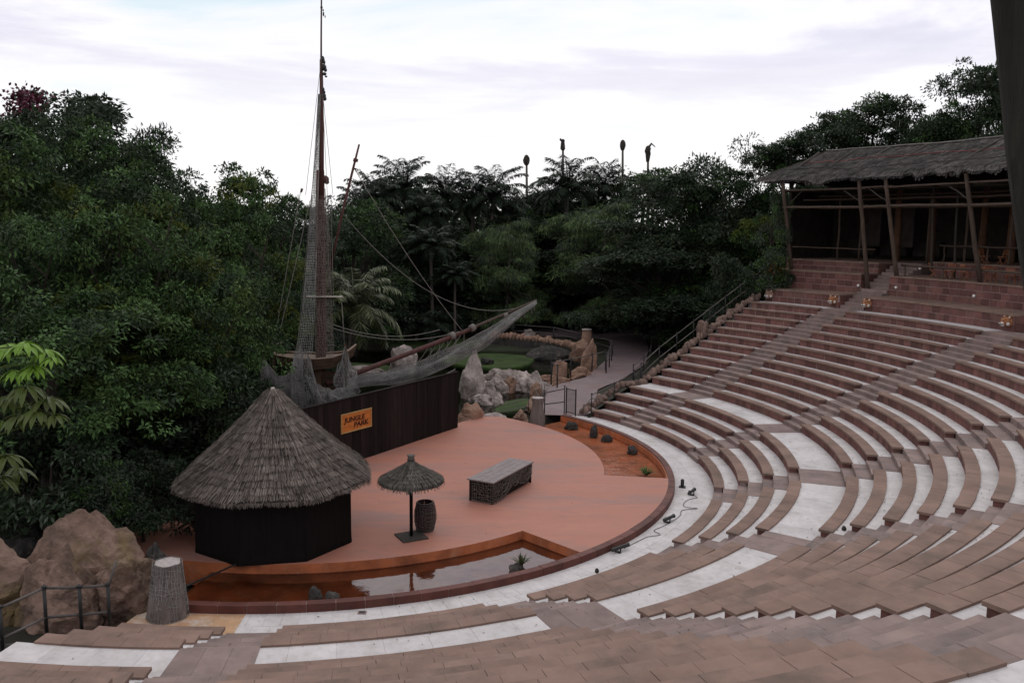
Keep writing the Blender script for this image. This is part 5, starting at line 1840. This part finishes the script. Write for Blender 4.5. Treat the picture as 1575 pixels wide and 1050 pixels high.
make_proto('big0', 13, 9.5, lobes_big(1, 13, 9.5, 30, 0.08), 900, 76, 0.55, (0.27, 0.11), ('leaf_a', 'leaf_b', 'leaf_y'), 1, droop=0.5, mi_p=0.4)
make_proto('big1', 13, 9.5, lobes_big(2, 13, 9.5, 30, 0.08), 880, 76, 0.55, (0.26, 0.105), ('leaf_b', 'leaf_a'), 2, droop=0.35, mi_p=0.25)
make_proto('big2', 14, 8.5, lobes_big(3, 14, 8.5, 26, 0.10), 860, 76, 0.58, (0.26, 0.11), ('leaf_b', 'leaf_c'), 3, droop=0.4, mi_p=0.4)
make_proto('near0', 9, 8, lobes_big(4, 9, 8, 30, 0.34), 980, 76, 0.42, (0.195, 0.078), ('leaf_a', 'leaf_b', 'leaf_y'), 4, droop=0.55, mi_p=0.35)
make_proto('near1', 9, 8, lobes_big(5, 9, 8, 32, 0.32), 980, 76, 0.42, (0.19, 0.078), ('leaf_a', 'leaf_b', 'leaf_y'), 5, droop=0.45, mi_p=0.5)
make_proto('bush0', 4, 4.2, lobes_big(6, 4, 4.2, 11, 0.16), 260, 48, 0.34, (0.22, 0.09), ('leaf_b', 'leaf_c'), 6, tr=0.08, droop=0.4, mi_p=0.4)
make_proto('bush1', 4, 4.2, lobes_big(7, 4, 4.2, 11, 0.16), 260, 48, 0.34, (0.20, 0.08), ('leaf_c', 'leaf_a'), 7, tr=0.08, droop=0.4, mi_p=0.3)
make_proto('soft0', 10, 6.5, lobes_big(8, 10, 6.5, 16, 0.10), 620, 56, 0.50, (0.42, 0.045), ('leaf_w', 'leaf_c'), 8, droop=1.5, tr=0.18, mi_p=0.3)
make_proto('soft1', 8, 5.0, lobes_big(9, 8, 5.0, 14, 0.10), 480, 52, 0.45, (0.40, 0.045), ('leaf_w', 'leaf_b'), 9, droop=1.3, tr=0.15, mi_p=0.35)
make_proto('sparse0', 12, 6, lobes_big(10, 12, 6, 14, 0.35), 420, 40, 0.55, (0.26, 0.085), ('leaf_b', 'leaf_c'), 10, droop=0.2, tr=0.16, mi_p=0.3)
make_proto('wood0', 14, 11, lobes_big(12, 14, 11, 16, 0.10), 420, 46, 0.85, (0.50, 0.22), ('leaf_b', 'leaf_c'), 12, droop=0.3, mi_p=0.3)


def palm_proto(key, H, mt_leaf, seed, nf=26, fl=3.4, tr=0.17, up=0.75):
    rn = random.Random(seed)
    rg = np.random.default_rng(seed)
    trunk = MB()
    lean = Vector((rn.uniform(-.4, .4), rn.uniform(-.4, .4), 0))
    pts = [lean * (i / 8) ** 2 + Vector((0, 0, H * i / 8 - (0.3 if i == 0 else 0))) for i in range(9)]
    trunk.tube(pts, [tr * (1.3 if i == 0 else 1 - 0.03 * i) for i in range(9)], 10)
    tm_ = trunk.mesh('trunk', MT['palebark'], True)
    allv = []
    top = pts[-1]
    for k in range(nf):
        a = 2.399 * k + rn.uniform(-.2, .2)
        e0 = rad(84 - 100 * (k / nf) ** 1.2) * up + rn.uniform(-.12, .12)
        l = fl * rn.uniform(.8, 1.1)
        m_ = 34
        p, dr = top.copy(), None
        pos, tan = [], []
        e_ = e0
        for i in range(m_):
            e_ = e0 - (i / m_) ** 1.7 * rad(85)
            t_ = Vector((math.cos(a) * math.cos(e_), math.sin(a) * math.cos(e_), math.sin(e_)))
            pos.append(tuple(p))
            tan.append(tuple(t_))
            p = p + t_ * (l / m_)
        pos, tan = np.array(pos), np.array(tan)
        side = unit(np.cross(tan, np.array([0, 0, 1.0])) + 1e-6)
        # rachis
        w = np.linspace(0.035, 0.008, m_)
        allv.append(np.stack([pos[:-1] - side[:-1] * w[:-1, None], pos[:-1] + side[:-1] * w[:-1, None], pos[1:] + side[1:] * w[1:, None], pos[1:] - side[1:] * w[1:, None]], 1).reshape(-1, 3))
        for s_ in (-1, 1):
            for rep in range(2):
                b_ = pos[3:] + tan[3:] * rg.uniform(-.05, .05, (m_ - 3, 1))
                prof = np.sin(np.linspace(0.35, PI - 0.25, m_ - 3)) ** 0.6
                ax = unit(side[3:] * s_ + tan[3:] * 0.55 + np.array([0, 0, -0.55]) + rg.normal(size=(m_ - 3, 3)) * 0.2)
                sd_ = unit(np.cross(ax, np.array([0, 0, 1.0]) + rg.normal(size=(m_ - 3, 3)) * 0.2))
                allv.append(leaf_quads(b_, ax, sd_, 0.85 * (fl / 3.4) * prof * rg.uniform(.8, 1.1, m_ - 3), np.full(m_ - 3, 0.085)))
    v = np.concatenate(allv)
    PROTO[key] = (raw_mesh('crown', v, len(v) // 4, [MT[mt_leaf]]), tm_, H + fl * 0.75, fl * 1.7)


palm_proto('palm0', 9, 'leaf_palm', 21, nf=34, fl=3.4, up=1.0)
palm_proto('palm1', 9, 'leaf_palm', 22, nf=32, fl=3.0, up=1.0)
palm_proto('palmlight', 4.2, 'leaf_palmlight', 23, nf=20, fl=3.4, tr=0.15, up=0.9)
palm_proto('fern', 0.8, 'leaf_palm', 24, nf=18, fl=2.4, tr=0.12, up=0.6)


def tree(key, px, py, Y, wpx, label, name='tree', cat='tree', group=None, base=None, hscale=1.0):
    """top of the crown appears at photo pixel (px,py) when it stands at theatre depth Y"""
    me, tm_, H, Wd = PROTO[key]
    top = at(px, py, Y)
    depth = (top - CAM).dot(_f)
    z0 = ground_z(top.x, top.y) if base is None else base
    if base is None and math.hypot(top.x, top.y) < 15.5:
        z0 = -0.1
    sz = (top.z - z0) / H
    sx = wpx / FPX * depth / Wd
    t = thing(name, label, cat, (top.x, top.y, z0), group, rz=random.uniform(0, 6.28))
    t.scale = (sx, sx, sz)
    link('crown', me, t)
    link('trunk', tm_, t)
    return t


G1 = 'trees on the near wooded slope'
G2 = 'trees behind the pond and path'
G3 = 'trees behind the pavilion'
T = [
    # wooded slope at the hut side
    ('big2', 52, 106, 22, 330, 'tallest dark tree of the wooded slope, with magenta blossom near its top', G1),
    ('sparse0', 186, 143, 21, 150, 'thin half-bare tree standing up against the sky on the wooded slope', G1),
    ('sparse0', 258, 186, 25, 150, 'lower half-bare tree with open twigs against the sky', G1),
    ('big1', 118, 150, 15, 270, 'dark dense tree in front of the half-bare tree, high on the slope', G1),
    ('big0', 10, 200, 6, 330, 'broad green tree cut by the side of the picture, below the magenta blossom', G1),
    ('big0', 118, 245, 5, 300, 'broad yellow-green tree in the middle of the wooded slope', G1),
    ('big1', 225, 246, 10, 280, 'rounded dark tree between the two half-bare trees, lower down', G1),
    ('big0', 320, 254, 14, 230, 'dark tree where the slope skyline starts to drop towards the mast', G1),
    ('big1', 398, 284, 18, 210, 'dark even-topped tree on the skyline beside the long rigging lines', G1),
    ('big2', 455, 297, 22, 170, 'dark tree directly behind the mast net', G1),
    ('near0', 60, 345, -5, 320, 'leafy bright-tipped tree above the fresh green sapling', G1),
    ('near1', 185, 318, -3.5, 310, 'leafy green tree with light clumps in the middle of the near foliage', G1),
    ('near0', 290, 372, -2, 270, 'leafy dark tree with drooping clumps behind the hut roof', G1),
    ('near0', 55, 425, -8.8, 430, 'spreading leafy tree overhanging the boulders and the dim end of the stage', G1),
    ('near1', 365, 345, 7, 230, 'leafy tree with one yellow-green edge, beside the ship', G1),
    ('big1', 130, 480, 0, 290, 'low leafy tree filling the shade above the great boulder', G1),  # darker leaf colour stands in for shade under the upper canopy
    ('near0', 245, 470, -3.5, 240, 'low leafy tree directly behind the thatched hut', G1),
    ('big1', 15, 500, 0, 280, 'low shaded tree behind the fresh green sapling', G1),  # dark-leaved crown chosen so its colour reads as shade from the trees above
    ('big2', 410, 400, 12, 190, 'shaded tree behind the stern post of the ship', G1),
    ('bush0', 345, 560, -2.5, 170, 'dark shrub at the eave of the thatched hut', G1),
    ('bush0', 60, 640, -3, 260, 'dark shrub deep in the shade behind the boulders', G1),
    ('bush0', 190, 650, -4, 240, 'dark shrub behind the crest of the great boulder', G1),
    ('bush0', 110, 700, -6, 230, 'deep dark shrub between the boulders and the stage, lowest of the slope', G1),
    ('bush0', 235, 690, -5.5, 190, 'dark shrub squeezed between the boulder crest and the hut', G1),
    ('bush0', 20, 730, -8, 230, 'dark shrub behind the low broad boulder', G1),
    ('bush0', 62, 650, -10.4, 220, 'dark shrub in front of the trunk of the overhanging tree', G1),
    ('bush0', 215, 715, -9.6, 150, 'dark shrub added at the dim end of the stage between hut and boulder', G1),  # added dark foliage, stands in for shade on the stage floor here
    ('bush1', 150, 720, -10.6, 130, 'low dark shrub right behind the boulder crest', G1),
    # middle distance
    ('big1', 540, 292, 33, 190, 'dark tree just behind the slanting gaff spar', G2),
    ('big2', 660, 318, 56, 220, 'dark broad tree under the row of palms', G2),
    ('big2', 600, 350, 45, 200, 'dark tree between the mast and the first palms', G2),
    ('big1', 745, 325, 56, 220, 'dark tree under the palms in the middle of the skyline', G2),
    ('big1', 815, 305, 60, 190, 'dark tree at the foot of the first headless palm', G2),
    ('big2', 880, 285, 62, 200, 'dark tree under the headless palm with the bent tip', G2),
    ('big1', 985, 243, 58, 230, 'tall dark tree beneath the two close headless palms', G2),
    ('big2', 1065, 246, 37, 210, 'tall even dark tree between the headless palms and the pavilion', G2),
    ('sparse0', 1128, 200, 36, 140, 'loose ragged tree with open twigs reaching above the far skyline', G2),
    ('big1', 1130, 250, 36, 190, 'dark shaggy tree behind the top of the long handrail', G2),
    ('big2', 1020, 330, 36, 230, 'deep grey-green tree over the far end of the path', G2),
    ('big1', 1100, 345, 36, 200, 'deep shaded tree beside the long handrail', G2),
    ('big2', 900, 360, 54, 220, 'deep dark tree behind the soft drooping tree', G2),
    ('big0', 1180, 300, 33, 150, 'dark tree at the hip end of the pavilion roof', G2),
    ('soft0', 780, 325, 44, 125, 'soft light green drooping tree above the bowsprit', G2),
    ('soft0', 925, 296, 47, 175, 'large soft green drooping tree at the far side of the pond', G2),
    ('soft1', 757, 408, 47, 115, 'small soft olive tree close above the bowsprit', G2),
    ('soft1', 815, 430, 48, 70, 'narrow soft olive shrub at the tip of the bowsprit', G2),
    ('soft1', 960, 440, 51, 130, 'olive weeping shrub hanging over the far bend of the path', G2),
    ('bush0', 570, 440, 42, 160, 'dark shrub behind the light coconut palm', G2),
    ('bush0', 690, 400, 48, 180, 'dark shrub between the rigging lines, under the palms', G2),
    ('bush1', 655, 350, 50, 130, 'grey-leaved shrub below the palms, crossed by the upper rigging rope', G2),
    ('bush0', 860, 440, 60, 170, 'dark shrub above the bridge parapet', G2),
    ('bush0', 1040, 450, 40, 200, 'dark shrub deep in shade at the end of the path', G2),
    ('bush1', 1085, 455, 36, 110, 'grey-green shrub on the bank beside the standing stone', G2),
    ('bush0', 940, 480, 58, 200, 'dark shrub closing the far end of the path', G2),
    # behind the pavilion
    ('big1', 1222, 196, 36, 150, 'dark tree touching the roof corner of the pavilion', G3),
    ('big2', 1270, 172, 36, 190, 'dark pointed tree above the end of the pavilion ridge', G3),
    ('big1', 1345, 138, 36, 200, 'rounded dark tree above the middle of the pavilion ridge', G3),
    ('sparse0', 1425, 118, 34, 190, 'open twiggy tree with sky showing through, above the pavilion', G3),
    ('big2', 1420, 165, 36, 190, 'lower dark tree behind the open twiggy tree', G3),
    ('big1', 1518, 78, 28, 200, 'tall black tree rising beside the leaning log', G3),
    ('big2', 1590, 66, 24, 200, 'tall black tree mostly hidden by the leaning log', G3),
    ('big1', 1480, 175, 30, 170, 'dark tree just over the ridge pole near the leaning log', G3),
]
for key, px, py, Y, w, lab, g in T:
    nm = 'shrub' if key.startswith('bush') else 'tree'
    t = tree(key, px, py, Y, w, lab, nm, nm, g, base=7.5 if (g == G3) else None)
    if 'magenta blossom near' in lab:
        rg = np.random.default_rng(77)
        c = at(42, 160, 18.0)
        b_ = np.array(c) + rg.normal(size=(420, 3)) * 0.9 * np.array([0.75, 0.6, 0.55])
        ax = unit(rg.normal(size=(420, 3)))
        v = leaf_quads(b_, ax, unit(np.cross(ax, rg.normal(size=(420, 3)))), np.full(420, 0.26), np.full(420, 0.2))
        inv = (Matrix.Translation(t.location) @ Matrix.Rotation(t.rotation_euler.z, 4, 'Z') @ Matrix.Diagonal((*t.scale, 1))).inverted()
        v = np.array([tuple(inv @ Vector(q_)) for q_ in v])
        link('blossom', raw_mesh('blossom', v, 420, MT['blossom']), t)

PALMS = [
    ('palm0', 570, 256, 46, 93, 'first palm beside the gaff spar, low on the skyline'), ('palm1', 622, 238, 51, 109, 'tallest palm of the row, with a full round head'), ('palm0', 690, 250, 52, 104, 'palm with arching fronds in the middle of the row'),
    ('palm1', 752, 252, 51, 116, 'palm at the end of the row with long fronds over the gap'), ('palm0', 655, 285, 48, 85, 'lower palm between two taller ones in the row'), ('palm1', 870, 240, 55, 109, 'palm with fronds round the headless trunk with the bent tip'),
    ('palm0', 930, 240, 57, 93, 'palm between the bent-tip trunk and the two close headless palms'), ('palm1', 665, 345, 41, 93, 'dark drooping palm behind the crossing ropes'), ('palm1', 700, 400, 40, 69, 'small dark fan palm under the crossing ropes'),
    ('palm0', 596, 262, 52, 92, 'shorter palm squeezed between the first palm and the tallest palm'), ('palm1', 722, 268, 53, 88, 'shorter palm just before the end palm of the row'), ('palm0', 780, 290, 52, 80, 'lowest palm of the row, at the gap before the lone headless trunk'), ('palm1', 548, 276, 50, 80, 'low palm half behind the upper end of the gaff spar'), ('palm0', 900, 262, 60, 84, 'low palm just past the tallest headless trunk'), ('palm1', 840, 272, 60, 82, 'low palm between the lone headless trunk and the tallest one')]
for key, px, py, Y, w, lab in PALMS:
    tree(key, px, py, Y, w, lab, 'palm_tree', 'palm', 'palms behind the pond')
tree('palmlight', 530, 388, 19, 150, 'light green coconut palm just past the mast', 'palm_tree', 'palm')
tree('fern', 640, 448, 40, 110, 'dark bushy fern palm behind the bowsprit', 'fern_palm', 'palm')
tree('fern', 330, 560, -3, 140, 'dark fern palm hanging beside the thatch roof of the hut', 'fern_palm', 'palm', base=1.2)
tree('palmlight', 445, 475, 16, 120, 'dim palm with pale fronds behind the mast net', 'palm_tree', 'palm')

HP = [(810, 238, 76, 13, 'headless palm trunk standing alone against the sky', 0), (866, 214, 76, 9, 'tallest headless palm trunk, with a small bent tip', 1), (958, 215, 78, 11, 'headless palm trunk of the close pair, with a pointed head', 0), (997, 224, 78, 13, 'headless palm trunk of the close pair, with a broken leaf crossing its top', 2)]
for px, py, Y, w, lab, kind_ in HP:
    p = at(px, py, Y)
    b = at(px + 1, py + 50, Y)
    dpt = (p - CAM).dot(_f)
    u_ = dpt / FPX
    t = thing('dead_palm', lab, 'dead palm', (b.x, b.y, -0.1), 'headless dead palms on the skyline')
    h = p.z + 0.1
    MB().tube([(0, 0, 0), (0.05, 0, h * .5), (p.x - b.x, 0, h - 8 * u_)], [0.30, 0.22, 0.13], 9).build('trunk', MT['palebark'], t, True)
    w2 = w * u_ * 0.33
    mb = MB()
    hx = p.x - b.x
    pr = [(w2 * .5, -26 if kind_ == 0 else -40), (w2 * .95, -20), (w2, -14), (w2 * .9, -7), (w2 * .55, -2), (w2 * .1, 0)]
    if kind_ == 1:
        pr = [(w2 * .6, -28), (w2, -24), (w2 * .9, -8), (w2 * .8, -3), (w2 * .3, 0)]
    vv, ff = [], []
    for r_, zz2 in pr:
        for j in range(11):
            a = 2 * PI * j / 11
            r2 = r_ * (1.1 + 0.6 * noise.noise((math.cos(a) * 2, math.sin(a) * 2, zz2 * .4 + px)))
            vv.append((hx + r2 * math.cos(a), r2 * math.sin(a), h + zz2 * 0.62 * u_))
    for i in range(len(pr) - 1):
        for j in range(11):
            ff.append((i * 11 + j, i * 11 + (j + 1) % 11, (i + 1) * 11 + (j + 1) % 11, (i + 1) * 11 + j))
    mb.add(vv, ff)
    mb.build('dead_head', MT['bark'], t)
    if kind_:
        s_ = -1 if kind_ == 1 else 1
        MB().tube([(hx, 0, h - 4 * u_), (hx + s_ * 5 * u_, 0, h + (0 if kind_ == 1 else 3) * u_), (hx + s_ * (5 if kind_ == 1 else 11) * u_, 0, h - 2 * u_)], [2.2 * u_, 1.6 * u_, .6 * u_], 6).build('broken_frond', MT['bark'], t)

# bright sapling near the camera: compound umbrellas of drooping leaflets
sap = thing('sapling', 'fresh lime-green sapling with umbrella-like drooping leaflets above the boulder', 'sapling', tuple(at(-45, 900, -23.2))[:2] + (-0.1,))
so_ = Vector(sap.location)
rnd = random.Random(12)
stem_top = at(-30, 560, -23.2)
MB().tube([Vector((0, 0, 0)), (stem_top - so_) * 0.5 + Vector((0.1, 0, 0)), stem_top - so_], [0.06, 0.045, 0.03], 8).build('stem', MT['bark'], sap, True)


def leaf_strip(mb, p, d, l, w, dr):
    s_ = Vector((-d.y, d.x, 0)).normalized()
    pts_ = []
    q, dd = p.copy(), d.copy()
    for i in range(5):
        pts_.append(q.copy())
        dd = (dd + Vector((0, 0, -dr))).normalized()
        q = q + dd * (l / 4)
    ws = [w * .25, w * .8, w, w * .7, w * .1]
    vv = []
    for q_, w_ in zip(pts_, ws):
        vv += [q_ - s_ * w_ + Vector((0, 0, 0.012)), q_ + Vector((0, 0, -0.0)), q_ + s_ * w_ + Vector((0, 0, 0.012))]
    mb.add(vv, [(i * 3 + k, i * 3 + k + 1, (i + 1) * 3 + k + 1, (i + 1) * 3 + k) for i in range(4) for k in range(2)])


HEADS = [(38, 528, 'leaf_bright', 10, 1.0), (70, 540, 'leaf_bright', 9, 0.85), (12, 532, 'leaf_bright', 9, 1.0), (52, 565, 'leaf_bright', 9, 0.85), (24, 572, 'leaf_bright', 8, .8), (80, 552, 'leaf_bright', 6, .6), (40, 596, 'leaf_dull', 11, 1.1), (74, 612, 'leaf_dull', 10, 1.05), (14, 612, 'leaf_dull', 10, 1.1), (58, 632, 'leaf_dull', 10, 1.0), (28, 640, 'leaf_dull', 9, 1.0), (84, 640, 'leaf_dull', 7, .8), (2, 650, 'leaf_bright', 5, .5), (10, 702, 'leaf_dull', 10, 1.0), (26, 722, 'leaf_dull', 9, 1.0), (2, 735, 'leaf_dull', 9, .9)]
for hx_, hy_, mtn, nl, sc2 in HEADS:
    c = at(hx_, hy_, -23.2 + rnd.uniform(-.25, .25)) - so_
    MB().tube([stem_top - so_ + Vector((0, 0, -0.012 * (hy_ - 545))), c + Vector((0, 0, -.03)), c], [0.014, 0.012, 0.01], 5).build('leaf_stalk', MT['leaf_dull'], sap)
    for k in range(nl + 5):
        a = 2 * PI * k / (nl + 5) + rnd.uniform(-.2, .2)
        ln = 0.38 * sc2 * rnd.uniform(.8, 1.15)
        mb = MB()
        leaf_strip(mb, c + Vector((0, 0, rnd.uniform(-.02, .03))), Vector((math.cos(a), math.sin(a), 0.30)), ln, 0.047 * sc2, 0.42)
        mb.build('leaf', MT[mtn], sap)

# climbers and flowering bush at the pavilion corner
for key, px, py, Y, w, lab, z0 in (('bush1', 1190, 300, 21.5, 62, 'tall green climber hanging down the end post of the pavilion', 7.0), ('bush1', 1178, 385, 21.0, 75, 'dull green bush below the climber at the pavilion corner', 4.5), ('bush0', 1135, 400, 21.5, 80, 'brown-green bush beside the top of the handrail', 3.0), ('bush0', 1210, 420, 22.0, 60, 'dark bush at the handrail top under the pavilion post', 5.0)):
    t = tree(key, px, py, Y, w, lab, 'climbing_plant' if 'climber' in lab else 'shrub', 'climber' if 'climber' in lab else 'shrub', base=z0)
rg = np.random.default_rng(9)
fl = thing('flowering_bush', 'small red-flowered bush at the corner of the pavilion deck', 'flowering bush', at(1188, 440, 20.6))
c = np.array([0, 0, 0.9])
nq = 1500
b_ = c + rg.normal(size=(nq, 3)) * np.array([0.45, 0.4, 0.6])
ax = unit(rg.normal(size=(nq, 3)) - np.array([0, 0, .3]))
v = leaf_quads(b_, ax, unit(np.cross(ax, rg.normal(size=(nq, 3)))), np.full(nq, 0.16), np.full(nq, 0.07))
link('foliage', raw_mesh('foliage', v, nq, MT['leaf_dull']), fl)
nq = 260
b_ = c + np.array([0, 0, .25]) + unit(rg.normal(size=(nq, 3))) * np.array([0.55, 0.5, 0.6]) * rg.uniform(.7, 1.1, (nq, 1))
ax = unit(rg.normal(size=(nq, 3)))
link('blossom', raw_mesh('blossom', leaf_quads(b_, ax, unit(np.cross(ax, rg.normal(size=(nq, 3)))), np.full(nq, 0.13), np.full(nq, 0.10)), nq, MT['redflower']), fl)

# dry leaves blown over the terraces and the stage
rg = np.random.default_rng(41)
nq = 900
rr_ = 15.6 + 15 * rg.random(nq)
pts_ = []
for i in range(nq):
    a = rg.uniform(-98, 40)
    kk = int(rg.integers(0, 11))
    r0 = R1 - rg.uniform(0.02, 1.4) if kk == 0 else row(kk)[0] + 0.42 + rg.random() ** 2 * ((row(kk + 1)[0] - row(kk)[0]) - 0.46)
    pts_.append(tuple(P(r0, a, tread(kk) + 0.018)))
for i in range(160):
    pts_.append(tuple(P(11.2 * math.sqrt(rg.random()), rg.uniform(-180, 180), 0.155)))
b_ = np.array(pts_)
nq = len(b_)
ax = unit(rg.normal(size=(nq, 3)) * np.array([1, 1, 0.12]))
sd_ = unit(np.cross(ax, np.array([0, 0, 1.0]) + rg.normal(size=(nq, 3)) * 0.25))
link('leaf_litter', raw_mesh('leaf_litter', leaf_quads(b_, ax, sd_, rg.uniform(.03, .085, nq), rg.uniform(.02, .045, nq)), nq, MT['litter']), kind='stuff')

# far wood closing the gaps between the trees (one mass)
rg = np.random.default_rng(31)
nq = 42000
th = rg.uniform(rad(28), rad(150), nq)
rr = rg.uniform(60, 88, nq)
hgt = 11.5 + 2.2 * np.sin(th * 9) + 1.5 * np.sin(th * 23 + 1) + 5.0 * np.clip((th - rad(100)) / rad(40), 0, 1) + 5 * np.clip((rad(48) - th) / rad(20), 0, 1)
z = rg.random(nq) ** 0.75 * hgt
b_ = np.stack([rr * np.cos(th), rr * np.sin(th), z], 1)
ax = unit(rg.normal(size=(nq, 3)))
link('far_wood', raw_mesh('far_wood', leaf_quads(b_, ax, unit(np.cross(ax, rg.normal(size=(nq, 3)))), rg.uniform(.7, 1.5, nq), rg.uniform(.4, .8, nq)), nq, MT['leaf_b']), kind='stuff')

for o in list(S.objects):
    if o.name.startswith('lettering_source'):
        bpy.data.objects.remove(o)
